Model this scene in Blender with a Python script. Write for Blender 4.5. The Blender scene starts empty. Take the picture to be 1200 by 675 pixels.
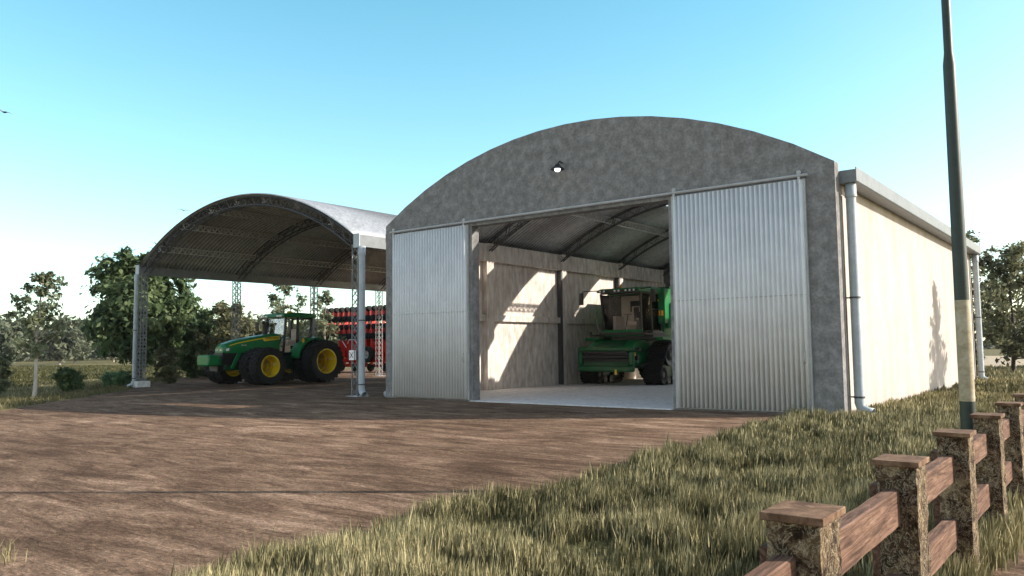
import bpy, math, random
import numpy as np
from mathutils import Vector, Matrix
PI = math.pi
C = bpy.context.scene.collection
SC = bpy.context.scene
RNG = np.random.default_rng(7)
random.seed(5)

# ------------------------------------------------------------------ materials
def newmat(name):
    m = bpy.data.materials.new(name); m.use_nodes = True
    nt = m.node_tree; b = nt.nodes['Principled BSDF']
    return m, nt, b
def N(nt, t, **kw):
    n = nt.nodes.new(t)
    for k, v in kw.items(): setattr(n, k, v)
    return n
def ramp(nt, stops, fac):
    r = N(nt, 'ShaderNodeValToRGB')
    e = r.color_ramp.elements
    while len(e) < len(stops): e.new(.5)
    for i, (p, c) in enumerate(stops):
        e[i].position = p; e[i].color = (c[0], c[1], c[2], 1)
    nt.links.new(fac, r.inputs[0]); return r
def noise(nt, scale, detail=5, rough=.55, stretch=(1, 1, 1), dist=0, coord='Object', rot=(0, 0, 0)):
    tc = N(nt, 'ShaderNodeTexCoord'); mp = N(nt, 'ShaderNodeMapping')
    mp.inputs['Scale'].default_value = stretch; mp.inputs['Rotation'].default_value = rot
    n = N(nt, 'ShaderNodeTexNoise')
    n.inputs['Scale'].default_value = scale; n.inputs['Detail'].default_value = detail
    n.inputs['Roughness'].default_value = rough; n.inputs['Distortion'].default_value = dist
    nt.links.new(tc.outputs[coord], mp.inputs[0]); nt.links.new(mp.outputs[0], n.inputs[0])
    return n.outputs[0]
def bump(nt, b, h, strength=.3, dist=.02):
    u = N(nt, 'ShaderNodeBump'); u.inputs['Strength'].default_value = strength; u.inputs['Distance'].default_value = dist
    nt.links.new(h, u.inputs['Height']); nt.links.new(u.outputs[0], b.inputs['Normal'])
def mixc(nt, a, b, fac, mode='MIX'):
    m = N(nt, 'ShaderNodeMix', data_type='RGBA', blend_type=mode)
    for sock, v in ((m.inputs[0], fac), (m.inputs[6], a), (m.inputs[7], b)):
        if hasattr(v, 'links'): nt.links.new(v, sock)
        elif isinstance(v, (int, float)): sock.default_value = v
        else: sock.default_value = (v[0], v[1], v[2], 1)
    return m.outputs[2]
def mottled(name, stops, scale=6, rough=.8, metal=0, detail=6, stretch=(1, 1, 1), bs=.2, bd=.01, scale2=None, amt2=.35, spec=.5, dist=0, c2=(.3, .3, .3)):
    m, nt, b = newmat(name)
    n = noise(nt, scale, detail, .6, stretch, dist)
    col = ramp(nt, stops, n).outputs[0]
    if scale2:
        n2 = noise(nt, scale2, 4, .65)
        r2 = ramp(nt, [(.35, c2), (.62, (1, 1, 1))], n2).outputs[0]
        col = mixc(nt, col, r2, amt2, 'MULTIPLY')
    nt.links.new(col, b.inputs['Base Color'])
    b.inputs['Roughness'].default_value = rough; b.inputs['Metallic'].default_value = metal
    b.inputs['Specular IOR Level'].default_value = spec
    if bs: bump(nt, b, n, bs, bd)
    return m
M = {}
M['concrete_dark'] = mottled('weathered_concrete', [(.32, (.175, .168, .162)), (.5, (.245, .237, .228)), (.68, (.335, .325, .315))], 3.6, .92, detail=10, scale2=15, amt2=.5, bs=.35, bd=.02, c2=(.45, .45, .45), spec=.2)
M['wall'] = mottled('pale_render', [(.32, (.43, .375, .325)), (.5, (.50, .445, .395)), (.68, (.54, .49, .445))], 1.4, .92, detail=8, stretch=(1, 1, .25), scale2=5, amt2=.15, bs=.2, spec=.2)
M['inner'] = mottled('stained_inner_wall', [(.32, (.48, .415, .36)), (.5, (.69, .61, .54)), (.66, (.83, .77, .71))], 5, .92, detail=7, stretch=(1, 1, .3), scale2=1.2, amt2=.3, bs=.2, c2=(.55, .52, .5), spec=.2)
M['slab'] = mottled('concrete_floor', [(.3, (.64, .62, .59)), (.5, (.76, .74, .71)), (.7, (.82, .80, .78))], 2.2, .7, detail=8, stretch=(1, 1, 1), scale2=7, amt2=.4, bs=.1)
M['galv'] = mottled('galvanised_steel', [(.3, (.38, .38, .37)), (.6, (.48, .48, .47)), (.8, (.54, .54, .53))], 2.5, .55, .1, detail=5, bs=.03, scale2=14, amt2=.2)
M['sheet'] = mottled('corrugated_sheet', [(.3, (.70, .70, .69)), (.6, (.76, .76, .75)), (.8, (.80, .80, .79))], 1.2, .5, .0, detail=6, stretch=(2, 2, .2), bs=.02, scale2=2, amt2=.12)
M['roofsheet'] = mottled('weathered_rib_shaded_sheet', [(.3, (.46, .47, .475)), (.55, (.56, .57, .575)), (.8, (.62, .63, .635))], 1.5, .7, .0, detail=6, bs=.03, scale2=6, amt2=.3)
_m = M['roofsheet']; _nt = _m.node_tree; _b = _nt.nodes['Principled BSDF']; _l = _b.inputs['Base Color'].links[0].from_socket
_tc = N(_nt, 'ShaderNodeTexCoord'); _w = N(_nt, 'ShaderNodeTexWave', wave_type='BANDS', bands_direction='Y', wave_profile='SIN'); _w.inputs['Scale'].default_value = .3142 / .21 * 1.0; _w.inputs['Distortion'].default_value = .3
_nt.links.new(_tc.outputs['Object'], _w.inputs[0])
_r = ramp(_nt, [(.25, (.52, .50, .49)), (.6, (1.08, 1.08, 1.08))], _w.outputs['Fac'])  # dark bands put the shade of the ribs into the sheet colour
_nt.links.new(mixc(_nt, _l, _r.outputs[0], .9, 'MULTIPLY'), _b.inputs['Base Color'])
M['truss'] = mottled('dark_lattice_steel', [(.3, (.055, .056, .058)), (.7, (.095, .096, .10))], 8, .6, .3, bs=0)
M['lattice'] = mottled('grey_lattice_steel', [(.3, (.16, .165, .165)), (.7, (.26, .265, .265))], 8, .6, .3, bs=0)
M['pipe'] = mottled('white_grey_pipe', [(.3, (.34, .38, .40)), (.7, (.45, .49, .51))], 3, .45, 0, bs=.02, scale2=9, amt2=.15)
M['gutter'] = mottled('grey_gutter', [(.3, (.15, .165, .17)), (.7, (.20, .215, .22))], 3, .5, .1, bs=.02, scale2=9, amt2=.2)
M['green'] = mottled('green_machine_paint', [(.3, (.010, .16, .045)), (.7, (.014, .21, .06))], 3, .28, 0, bs=0, scale2=6, amt2=.15)
M['darkgreen'] = mottled('dark_green_paint', [(.3, (.006, .055, .02)), (.7, (.010, .085, .03))], 3, .4, 0, bs=0)
M['midgreen'] = mottled('deep_green_paint', [(.3, (.007, .085, .028)), (.7, (.010, .115, .036))], 3, .35, 0, bs=0)
M['yellow'] = mottled('yellow_paint', [(.3, (.75, .52, .01)), (.7, (.85, .62, .02))], 3, .35, 0, bs=0)
M['black'] = mottled('black_plastic', [(.3, (.008, .008, .008)), (.7, (.018, .018, .018))], 6, .45, 0, bs=0)
M['tyre'] = mottled('dusty_tyre_rubber', [(.3, (.006, .0055, .005)), (.55, (.010, .009, .008)), (.78, (.026, .021, .017))], 4, .85, 0, bs=.1, scale2=20)
M['red'] = mottled('red_machine_paint', [(.3, (.55, .010, .006)), (.7, (.72, .018, .010))], 4, .35, 0, bs=0, scale2=8, amt2=.25)
M['steel'] = mottled('bare_steel', [(.3, (.25, .25, .25)), (.7, (.5, .5, .5))], 8, .4, .7, bs=0)
M['beige'] = mottled('cab_trim', [(.3, (.62, .50, .43)), (.7, (.74, .63, .56))], 4, .8, 0, bs=0)
M['amber'] = mottled('amber_lens', [(.3, (.8, .35, .02)), (.7, (.9, .5, .03))], 4, .3, 0, bs=0)
M['white'] = mottled('white_lens', [(.3, (.7, .7, .72)), (.7, (.85, .85, .86))], 4, .25, 0, bs=0)
M['bark'] = mottled('pale_bark', [(.35, (.13, .105, .08)), (.5, (.24, .20, .16)), (.68, (.36, .32, .27))], 6, .9, stretch=(1, 1, .3), bs=.4)
M['palebark'] = mottled('whitish_bark', [(.35, (.30, .26, .21)), (.5, (.45, .40, .34)), (.68, (.55, .50, .44))], 6, .9, stretch=(1, 1, .3), bs=.4)
M['darkbark'] = mottled('dark_bark', [(.35, (.035, .028, .02)), (.65, (.10, .08, .06))], 7, .9, stretch=(1, 1, .3), bs=.5)
M['soil'] = mottled('dry_soil', [(.3, (.07, .05, .03)), (.5, (.12, .095, .05)), (.7, (.19, .155, .085))], 3, .95, detail=8, bs=.4, bd=.05, scale2=.6, spec=.1)
M['birdgrey'] = mottled('grey_feathers', [(.3, (.10, .12, .14)), (.7, (.22, .24, .26))], 10, .8, bs=0)
def glassmat():
    m, nt, b = newmat('tinted_cab_glass')
    t = N(nt, 'ShaderNodeBsdfTransparent'); t.inputs[0].default_value = (.97, .965, .95, 1)
    g = N(nt, 'ShaderNodeBsdfGlossy'); g.inputs['Roughness'].default_value = .03
    f = N(nt, 'ShaderNodeFresnel'); f.inputs[0].default_value = 1.22
    mx = N(nt, 'ShaderNodeMixShader'); o = nt.nodes['Material Output']
    nt.links.new(f.outputs[0], mx.inputs[0]); nt.links.new(t.outputs[0], mx.inputs[1]); nt.links.new(g.outputs[0], mx.inputs[2])
    nt.links.new(mx.outputs[0], o.inputs[0]); return m
M['glass'] = glassmat()
def lampmat():
    m, nt, b = newmat('lamp_glass')
    b.inputs['Base Color'].default_value = (.9, .9, .9, 1)
    b.inputs['Emission Color'].default_value = (1, .98, .95, 1); b.inputs['Emission Strength'].default_value = 1.2
    return m
M['lampglass'] = lampmat()
def dirtmat():
    m, nt, b = newmat('trodden_dirt')
    a = noise(nt, 1.0, 9, .62, (1, 1, 1), .4)
    s = noise(nt, 1.1, 10, .68, (.55, 2.3, 1), 1.1, rot=(0, 0, math.radians(-34)))
    f = noise(nt, 14, 8, .7, (.7, 1.6, 1), .5, rot=(0, 0, math.radians(-34)))
    big = noise(nt, .16, 4, .5)
    c1 = ramp(nt, [(.32, (.095, .060, .040)), (.45, (.19, .130, .090)), (.56, (.29, .208, .150)), (.68, (.50, .385, .295))], s).outputs[0]
    c2 = ramp(nt, [(.36, (.38, .33, .30)), (.5, (.84, .81, .78)), (.62, (1.3, 1.25, 1.2))], f).outputs[0]
    c3 = ramp(nt, [(.35, (.62, .56, .50)), (.65, (1.1, 1.06, 1.02))], big).outputs[0]
    c4 = ramp(nt, [(.36, (.62, .55, .50)), (.6, (1.05, 1.04, 1.03))], a).outputs[0]
    c = mixc(nt, c1, c2, .75, 'MULTIPLY'); c = mixc(nt, c, c3, .8, 'MULTIPLY'); c = mixc(nt, c, c4, .6, 'MULTIPLY')
    nt.links.new(c, b.inputs['Base Color']); b.inputs['Roughness'].default_value = .93
    b.inputs['Specular IOR Level'].default_value = .15
    ad = N(nt, 'ShaderNodeMath', operation='ADD'); nt.links.new(s, ad.inputs[0]); nt.links.new(f, ad.inputs[1])
    g = noise(nt, 42, 5, .75); gr = ramp(nt, [(.38, (.55, .5, .46)), (.5, (1, 1, 1)), (.64, (1.35, 1.3, 1.25))], g).outputs[0]
    nt.links.new(mixc(nt, c, gr, .8, 'MULTIPLY'), b.inputs['Base Color'])
    a2 = N(nt, 'ShaderNodeMath', operation='MULTIPLY_ADD'); nt.links.new(g, a2.inputs[0]); a2.inputs[1].default_value = .5; nt.links.new(ad.outputs[0], a2.inputs[2])
    bump(nt, b, a2.outputs[0], .85, .06)
    return m
M['dirt'] = dirtmat()
def woodmat(name, stops, rot=False, sx=(14, 1.0, 14)):
    m, nt, b = newmat(name)
    n = noise(nt, 1.6, 8, .65, sx, 1.6); n2 = noise(nt, 20, 6, .7, (1, .3, 1), .3)
    c = ramp(nt, stops, n).outputs[0]
    c2 = ramp(nt, [(.35, (.5, .45, .4)), (.55, (1, 1, 1))], n2).outputs[0]
    c = mixc(nt, c, c2, .6, 'MULTIPLY')
    nt.links.new(c, b.inputs['Base Color']); b.inputs['Roughness'].default_value = .85
    b.inputs['Specular IOR Level'].default_value = .25
    bump(nt, b, n, .7, .012); return m
M['rail'] = woodmat('rail_wood', [(.32, (.055, .028, .018)), (.46, (.125, .068, .044)), (.58, (.19, .108, .072)), (.72, (.32, .205, .14))])
M['cap'] = woodmat('cap_wood', [(.3, (.06, .030, .016)), (.5, (.15, .085, .048)), (.72, (.30, .195, .12))], sx=(3, 6, 3))
def barkpost():
    m, nt, b = newmat('rough_split_post')
    n = noise(nt, 5.5, 10, .68, (1, 1, 1), 1.2); n2 = noise(nt, 17, 8, .7, (1, 1, .7), 2.0)
    n3 = noise(nt, 60, 4, .6)
    c = ramp(nt, [(.34, (.030, .018, .011)), (.47, (.085, .052, .030)), (.56, (.20, .135, .075)), (.68, (.45, .36, .22))], n).outputs[0]
    sb = N(nt, 'ShaderNodeMath', operation='SUBTRACT'); sb.inputs[1].default_value = .5; nt.links.new(n2, sb.inputs[0])
    ab = N(nt, 'ShaderNodeMath', operation='ABSOLUTE'); nt.links.new(sb.outputs[0], ab.inputs[0])
    vein = ramp(nt, [(.0, (1, 1, 1)), (.012, (.5, .5, .5)), (.03, (0, 0, 0))], ab.outputs[0]).outputs[0]
    crack = ramp(nt, [(.40, (.22, .16, .12)), (.47, (1, 1, 1))], noise(nt, 9, 7, .7, (1, 1, 1.4), 1.5)).outputs[0]
    c = mixc(nt, c, (.52, .44, .30), vein); c = mixc(nt, c, crack, .85, 'MULTIPLY')
    f3 = ramp(nt, [(.35, (.6, .58, .55)), (.65, (1.2, 1.2, 1.2))], n3).outputs[0]; c = mixc(nt, c, f3, .7, 'MULTIPLY')
    nt.links.new(c, b.inputs['Base Color']); b.inputs['Roughness'].default_value = .9
    b.inputs['Specular IOR Level'].default_value = .2
    ad = N(nt, 'ShaderNodeMath', operation='ADD'); nt.links.new(n, ad.inputs[0]); nt.links.new(n2, ad.inputs[1])
    bump(nt, b, ad.outputs[0], .9, .03); return m
M['post'] = barkpost()
def leafmat(name, ca, cb, cc, trans=.35):
    m, nt, b = newmat(name)
    at = N(nt, 'ShaderNodeAttribute'); at.attribute_name = 'tint'
    r = ramp(nt, [(0, ca), (.5, cb), (1, cc)], at.outputs['Fac'])
    nt.links.new(r.outputs[0], b.inputs['Base Color']); b.inputs['Roughness'].default_value = .65
    b.inputs['Specular IOR Level'].default_value = .25
    tr = N(nt, 'ShaderNodeBsdfTranslucent'); nt.links.new(r.outputs[0], tr.inputs[0])
    mx = N(nt, 'ShaderNodeMixShader'); mx.inputs[0].default_value = trans
    o = nt.nodes['Material Output']
    nt.links.new(b.outputs[0], mx.inputs[1]); nt.links.new(tr.outputs[0], mx.inputs[2]); nt.links.new(mx.outputs[0], o.inputs[0])
    return m
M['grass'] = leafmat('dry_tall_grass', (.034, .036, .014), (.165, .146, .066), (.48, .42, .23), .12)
M['leafdark'] = leafmat('dark_tree_leaves', (.028, .05, .02), (.09, .138, .056), (.26, .32, .15), .42)
M['leafpale'] = leafmat('pale_olive_leaves', (.07, .088, .045), (.16, .185, .10), (.33, .36, .22), .38)
M['leafolive'] = leafmat('olive_leaves', (.06, .066, .032), (.145, .15, .075), (.33, .32, .19), .42)
M['leaffar'] = leafmat('far_tree_leaves', (.06, .075, .05), (.12, .14, .09), (.22, .24, .16), .3)
M['crop'] = leafmat('crop_leaves', (.05, .052, .02), (.105, .10, .038), (.21, .18, .08), .3)
M['bushgreen'] = leafmat('bright_bush_leaves', (.06, .12, .05), (.13, .22, .10), (.24, .36, .18), .35)

# ------------------------------------------------------------------ mesh builder
ORG = {}
class MB:
    def __init__(s): s.v = []; s.f = []
    def add(s, vs, fs):
        o = len(s.v); s.v += [tuple(p) for p in vs]; s.f += [tuple(i + o for i in f) for f in fs]; return s
    def box(s, x0, x1, y0, y1, z0, z1):
        return s.hexa([(x0, y0, z0), (x1, y0, z0), (x1, y1, z0), (x0, y1, z0), (x0, y0, z1), (x1, y0, z1), (x1, y1, z1), (x0, y1, z1)])
    def hexa(s, p):
        return s.add(p, [(0, 3, 2, 1), (4, 5, 6, 7), (0, 1, 5, 4), (1, 2, 6, 5), (2, 3, 7, 6), (3, 0, 4, 7)])
    def bar(s, a, b, w, h=None):           # rectangular bar between points
        a = Vector(a); b = Vector(b); d = (b - a).normalized(); h = h or w
        up = Vector((0, 0, 1)) if abs(d.z) < .95 else Vector((0, 1, 0))
        r = d.cross(up).normalized() * w / 2; u = r.cross(d).normalized() * h / 2
        return s.hexa([a - r - u, a + r - u, b + r - u, b - r - u, a - r + u, a + r + u, b + r + u, b - r + u])
    def tube(s, pts, r, n=8, caps=True):
        pts = [Vector(p) for p in pts]; rs = r if isinstance(r, (list, tuple)) else [r] * len(pts)
        vs = []; fs = []; prev = None
        for i, p in enumerate(pts):
            d = (pts[min(i + 1, len(pts) - 1)] - pts[max(i - 1, 0)]).normalized()
            if prev is None:
                a = Vector((0, 0, 1)) if abs(d.z) < .9 else Vector((1, 0, 0))
                x = d.cross(a).normalized()
            else: x = (prev - d * prev.dot(d)).normalized()
            prev = x; y = d.cross(x)
            for k in range(n):
                t = 2 * PI * k / n; vs.append(p + (x * math.cos(t) + y * math.sin(t)) * rs[i])
        for i in range(len(pts) - 1):
            for k in range(n):
                a = i * n + k; b = i * n + (k + 1) % n; fs.append((a, b, b + n, a + n))
        if caps: fs.append(tuple(range(n))[::-1]); fs.append(tuple((len(pts) - 1) * n + k for k in range(n)))
        return s.add(vs, fs)
    def lathe(s, prof, c, axis='X', n=32, a0=0, a1=2 * PI):   # prof: (radius, axial)
        c = Vector(c); vs = []; fs = []; full = abs(a1 - a0 - 2 * PI) < 1e-6; m = n if full else n + 1
        for i in range(m):
            t = a0 + (a1 - a0) * i / n; ct, st = math.cos(t), math.sin(t)
            for r, h in prof:
                if axis == 'X': q = Vector((h, r * ct, r * st))
                elif axis == 'Y': q = Vector((r * ct, h, r * st))
                else: q = Vector((r * ct, r * st, h))
                vs.append(c + q)
        k = len(prof)
        for i in range(n):
            j = (i + 1) % m
            for a in range(k - 1): fs.append((i * k + a, i * k + a + 1, j * k + a + 1, j * k + a))
        return s.add(vs, fs)
    def prism(s, poly, axis, a, b):       # poly of 2-D points in the plane normal to axis
        def q(p, h):
            if axis == 'X': return (h, p[0], p[1])
            if axis == 'Y': return (p[0], h, p[1])
            return (p[0], p[1], h)
        n = len(poly); vs = [q(p, a) for p in poly] + [q(p, b) for p in poly]
        fs = [tuple(range(n)), tuple(range(2 * n - 1, n - 1, -1))] + [(i, i + n, (i + 1) % n + n, (i + 1) % n) for i in range(n)]
        return s.add(vs, fs)
    def ball(s, c, r, sc=(1, 1, 1), n=12, m=8):
        vs = []; fs = []
        for i in range(m + 1):
            ph = PI * i / m
            for k in range(n):
                t = 2 * PI * k / n
                vs.append((c[0] + r * sc[0] * math.sin(ph) * math.cos(t), c[1] + r * sc[1] * math.sin(ph) * math.sin(t), c[2] + r * sc[2] * math.cos(ph)))
        for i in range(m):
            for k in range(n): fs.append((i * n + k, (i + 1) * n + k, (i + 1) * n + (k + 1) % n, i * n + (k + 1) % n))
        return s.add(vs, fs)
    def build(s, name, mat, parent=None, bevel=0, smooth=True, solid=0):
        o0 = ORG.get(parent.name, Vector((0, 0, 0))) if parent else Vector((0, 0, 0))
        me = bpy.data.meshes.new(name)
        me.from_pydata([(v[0] - o0[0], v[1] - o0[1], v[2] - o0[2]) for v in s.v], [], s.f)
        me.materials.append(M[mat] if isinstance(mat, str) else mat)
        import bmesh
        bm = bmesh.new(); bm.from_mesh(me); bmesh.ops.recalc_face_normals(bm, faces=bm.faces); bm.to_mesh(me); bm.free()
        if smooth:
            me.polygons.foreach_set('use_smooth', [True] * len(me.polygons)); me.set_sharp_from_angle(angle=math.radians(32))
        o = bpy.data.objects.new(name, me); C.objects.link(o)
        if parent: o.parent = parent; ORG[o.name] = o0
        if solid:
            md = o.modifiers.new('solid', 'SOLIDIFY'); md.thickness = solid; md.offset = 0
        if bevel:
            md = o.modifiers.new('bevel', 'BEVEL'); md.width = bevel; md.segments = 2; md.limit_method = 'ANGLE'; md.angle_limit = math.radians(40)
        return o
def tag(o, label=None, cat=None, group=None, kind=None):
    if label: o['label'] = label
    if cat: o['category'] = cat
    if group: o['group'] = group
    if kind: o['kind'] = kind
    return o
def empty(name, loc, label, cat, group=None, world=True):
    o = bpy.data.objects.new(name, None); C.objects.link(o); o.location = loc; o.empty_display_size = .3
    ORG[o.name] = Vector(loc) if world else Vector((0, 0, 0))
    return tag(o, label, cat, group)
def copy_tree(o, parent=None):
    c = o.copy(); C.objects.link(c); c.parent = parent
    for ch in list(o.children): copy_tree(ch, c)
    return c
def npmesh(name, V, F4=None, F3=None, tint=None, mat=None, parent=None, smooth=False):
    me = bpy.data.meshes.new(name)
    n4 = 0 if F4 is None else len(F4); n3 = 0 if F3 is None else len(F3)
    me.vertices.add(len(V)); me.vertices.foreach_set('co', np.asarray(V, np.float32).ravel())
    loops = []; starts = []
    if n4: loops.append(np.asarray(F4).ravel()); starts.append(np.arange(n4) * 4)
    if n3: loops.append(np.asarray(F3).ravel()); starts.append(n4 * 4 + np.arange(n3) * 3)
    L = np.concatenate(loops).astype(np.int32); S = np.concatenate(starts).astype(np.int32)
    me.loops.add(len(L)); me.loops.foreach_set('vertex_index', L)
    me.polygons.add(len(S)); me.polygons.foreach_set('loop_start', S)
    if tint is not None:
        a = me.attributes.new('tint', 'FLOAT', 'POINT'); a.data.foreach_set('value', np.asarray(tint, np.float32))
    me.update(calc_edges=True)
    if smooth: me.polygons.foreach_set('use_smooth', [True] * len(me.polygons))
    if mat: me.materials.append(M[mat])
    o = bpy.data.objects.new(name, me); C.objects.link(o)
    if parent: o.parent = parent
    return o

# value noise
_P = RNG.random((256, 256))
def vnoise(x, y):
    xi = np.floor(x).astype(int); yi = np.floor(y).astype(int); fx = x - xi; fy = y - yi
    fx = fx * fx * (3 - 2 * fx); fy = fy * fy * (3 - 2 * fy)
    g = lambda a, b: _P[a % 256, b % 256]
    return (g(xi, yi) * (1 - fx) + g(xi + 1, yi) * fx) * (1 - fy) + (g(xi, yi + 1) * (1 - fx) + g(xi + 1, yi + 1) * fx) * fy
def fbm(x, y, o=4):
    r = 0; a = .5
    for i in range(o): r = r + a * vnoise(x * 2 ** i + 13 * i, y * 2 ** i + 7 * i); a /= 2
    return r

# ------------------------------------------------------------------ main dimensions
XL, XR, D, YR = -20.83, -5.33, 19.6, 40.5
XC = (XL + XR) / 2; HW = (XR - XL) / 2
BAY = 5.2
HC, ZC = 6.10, 8.42
def arcz(dx, w, ze, zc):
    s = zc - ze; R = (w * w + s * s) / 2 / s
    return zc - R + math.sqrt(max(R * R - dx * dx, 0))

# ------------------------------------------------------------------ ground
def sstep(a, b, x):
    t = np.clip((x - a) / (b - a), 0, 1); return t * t * (3 - 2 * t)
# left boundary of the yard: points (x, y)
LB = np.array([(-14, -8), (-22, 3.5), (-26.9, 9.6), (-30.1, 12.65), (-34.4, 17.1), (-38.6, 19.8), (-43.0, 23.0), (-49, 28), (-56, 33)])
INSIDE = [tuple(p) for p in LB] + [(-200, 150), (-200, 400), (200, 400), (200, -8)]
def _inp(px, py, poly):
    c = np.zeros(np.shape(px), bool); n = len(poly)
    for i in range(n):
        x0, y0 = poly[i]; x1, y1 = poly[(i + 1) % n]
        if y0 == y1: continue
        c = c ^ (((y0 > py) != (y1 > py)) & (px < (x1 - x0) * (py - y0) / (y1 - y0) + x0))
    return c
def leftdist(x, y):                       # distance outside the left boundary of the yard, negative inside
    d = np.full(np.shape(x), 1e9)
    for i in range(len(LB) - 1):
        a = LB[i]; e = LB[i + 1] - a; L2 = e @ e
        t = np.clip(((x - a[0]) * e[0] + (y - a[1]) * e[1]) / L2, 0, 1)
        d = np.minimum(d, np.hypot(x - a[0] - t * e[0], y - a[1] - t * e[1]))
    return np.where(_inp(x, y, INSIDE), -d, d)
def gh(x, y):                             # height of the ground
    o = leftdist(x, y)
    h = -.34 * sstep(.5, 7, o) + .05 * (fbm(x * .5, y * .5) - .5) * sstep(.5, 3, o)
    return h
def axis_pts(lo, hi, fine0, fine1, step):
    a = list(np.arange(fine0, fine1 + 1e-6, step)); 
    s = step; x = fine1
    while x < hi: s *= 1.35; x += s; a.append(min(x, hi))
    s = step; x = fine0
    while x > lo: s *= 1.35; x -= s; a.insert(0, max(x, lo))
    return np.array(a)
gx = axis_pts(-3000, 3000, -62, 14, 1.0); gy = axis_pts(-800, 3500, -10, 62, 1.0)
GX, GY = np.meshgrid(gx, gy, indexing='ij')
GZ = gh(GX, GY)
V = np.stack([GX.ravel(), GY.ravel(), GZ.ravel()], 1); ny = len(gy)
I, J = np.meshgrid(np.arange(len(gx) - 1), np.arange(ny - 1), indexing='ij'); b0 = (I * ny + J).ravel()
F = np.stack([b0, b0 + ny, b0 + ny + 1, b0 + 1], 1)
def groundmat():
    m, nt, b = newmat('field_ground')
    a = noise(nt, .06, 5, .5); s = noise(nt, 1.5, 8, .65)
    c1 = ramp(nt, [(.35, (.085, .080, .035)), (.5, (.13, .115, .055)), (.65, (.20, .17, .09))], s).outputs[0]
    c2 = ramp(nt, [(.4, (.8, .85, .75)), (.6, (1.15, 1.1, 1.0))], a).outputs[0]
    nt.links.new(mixc(nt, c1, c2, .8, 'MULTIPLY'), b.inputs['Base Color'])
    b.inputs['Roughness'].default_value = .95; b.inputs['Specular IOR Level'].default_value = .1
    bump(nt, b, s, .5, .05); return m
M['ground'] = groundmat()
tag(npmesh('ground', V, F, mat='ground', smooth=True), kind='structure')

# dirt yard: one sheet 6 mm above the ground, irregular rim
def rim(pts, amp=.35, step=.5, seed=0):
    out = []
    n = len(pts)
    for i in range(n):
        a = Vector(pts[i]); b = Vector(pts[(i + 1) % n]); L = (b - a).length; k = max(1, int(L / step))
        nr = Vector((-(b - a).y, (b - a).x)).normalized()
        for j in range(k):
            p = a + (b - a) * j / k; w = (float(fbm(np.array(p.x * .8 + seed), np.array(p.y * .8))) - .47) * 2 * amp
            out.append((p.x + nr.x * w, p.y + nr.y * w))
    return out
def in_poly(px, py, poly):
    c = np.zeros(np.shape(px), bool); n = len(poly)
    for i in range(n):
        x0, y0 = poly[i]; x1, y1 = poly[(i + 1) % n]
        k = ((y0 > py) != (y1 > py)) & (px < (x1 - x0) * (py - y0) / (y1 - y0 + 1e-12) + x0)
        c ^= k
    return c
YARD = rim([(-6.6, 19.8), (-6.1, 16), (-5.75, 11.8), (-5.6, 9.5), (-5.3, 7.4), (-5.5, 6), (-5.5, 5.2), (-5.35, 3.5), (-5.1, 2.3), (-4.2, 0), (-3.5, -8)] +
           [tuple(p) for p in LB] + [(-56, 46.5), (-21.2, 46.5), (-21.2, 19.8)], .3)
def sheet(poly, name, mat, dz, step=.6):
    xs = [p[0] for p in poly]; ys = [p[1] for p in poly]
    import bmesh
    bm = bmesh.new(); vs = [bm.verts.new((p[0], p[1], 0)) for p in poly]; bm.faces.new(vs)
    bmesh.ops.triangulate(bm, faces=bm.faces[:])
    for ax, lo, hi in ((0, min(xs), max(xs)), (1, min(ys), max(ys))):
        t = lo + 1.0
        while t < hi:
            co = [0, 0, 0]; co[ax] = round(t); no = [0, 0, 0]; no[ax] = 1
            bmesh.ops.bisect_plane(bm, geom=bm.verts[:] + bm.edges[:] + bm.faces[:], plane_co=co, plane_no=no); t += 1.0
    for v in bm.verts: v.co.z = float(gh(np.array(v.co.x), np.array(v.co.y))) + dz
    me = bpy.data.meshes.new(name); bm.to_mesh(me); bm.free(); me.materials.append(M[mat])
    o = bpy.data.objects.new(name, me); C.objects.link(o); return tag(o, kind='structure')
sheet(YARD, 'dirt_yard', 'dirt', .012)
PATH = rim([(-.86, -6), (-.86, 3), (-.88, 7.0), (-.93, 10), (-.85, 16), (-.7, 26), (-.6, 40), (2.6, 40), (2.5, 16), (2.4, -6)], .12)
sheet(PATH, 'dirt_path', 'dirt', .012)
# pale field road and verge far left
M['sand'] = mottled('pale_sand_road', [(.3, (.42, .35, .26)), (.7, (.58, .50, .39))], .3, .95, bs=.1)
M['straw'] = mottled('straw_coloured_ground', [(.3, (.30, .22, .13)), (.5, (.42, .33, .21)), (.7, (.52, .43, .30))], 1.5, .95, bs=.3, scale2=.4)
sheet([(-30, 47), (-22, 44.5), (-9, 44), (-3, 47), (12, 46), (60, 60), (40, 120), (-30, 120)], 'straw_ground', 'straw', .015)
sheet([(-210, 40), (-125, 53), (-70, 82), (-20, 130), (-24, 134), (-73, 86), (-129, 57), (-210, 45)], 'field_road', 'sand', .014)
M['strip'] = mottled('dry_verge', [(.3, (.16, .13, .06)), (.7, (.28, .23, .12))], 1.2, .95, bs=.2)

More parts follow.
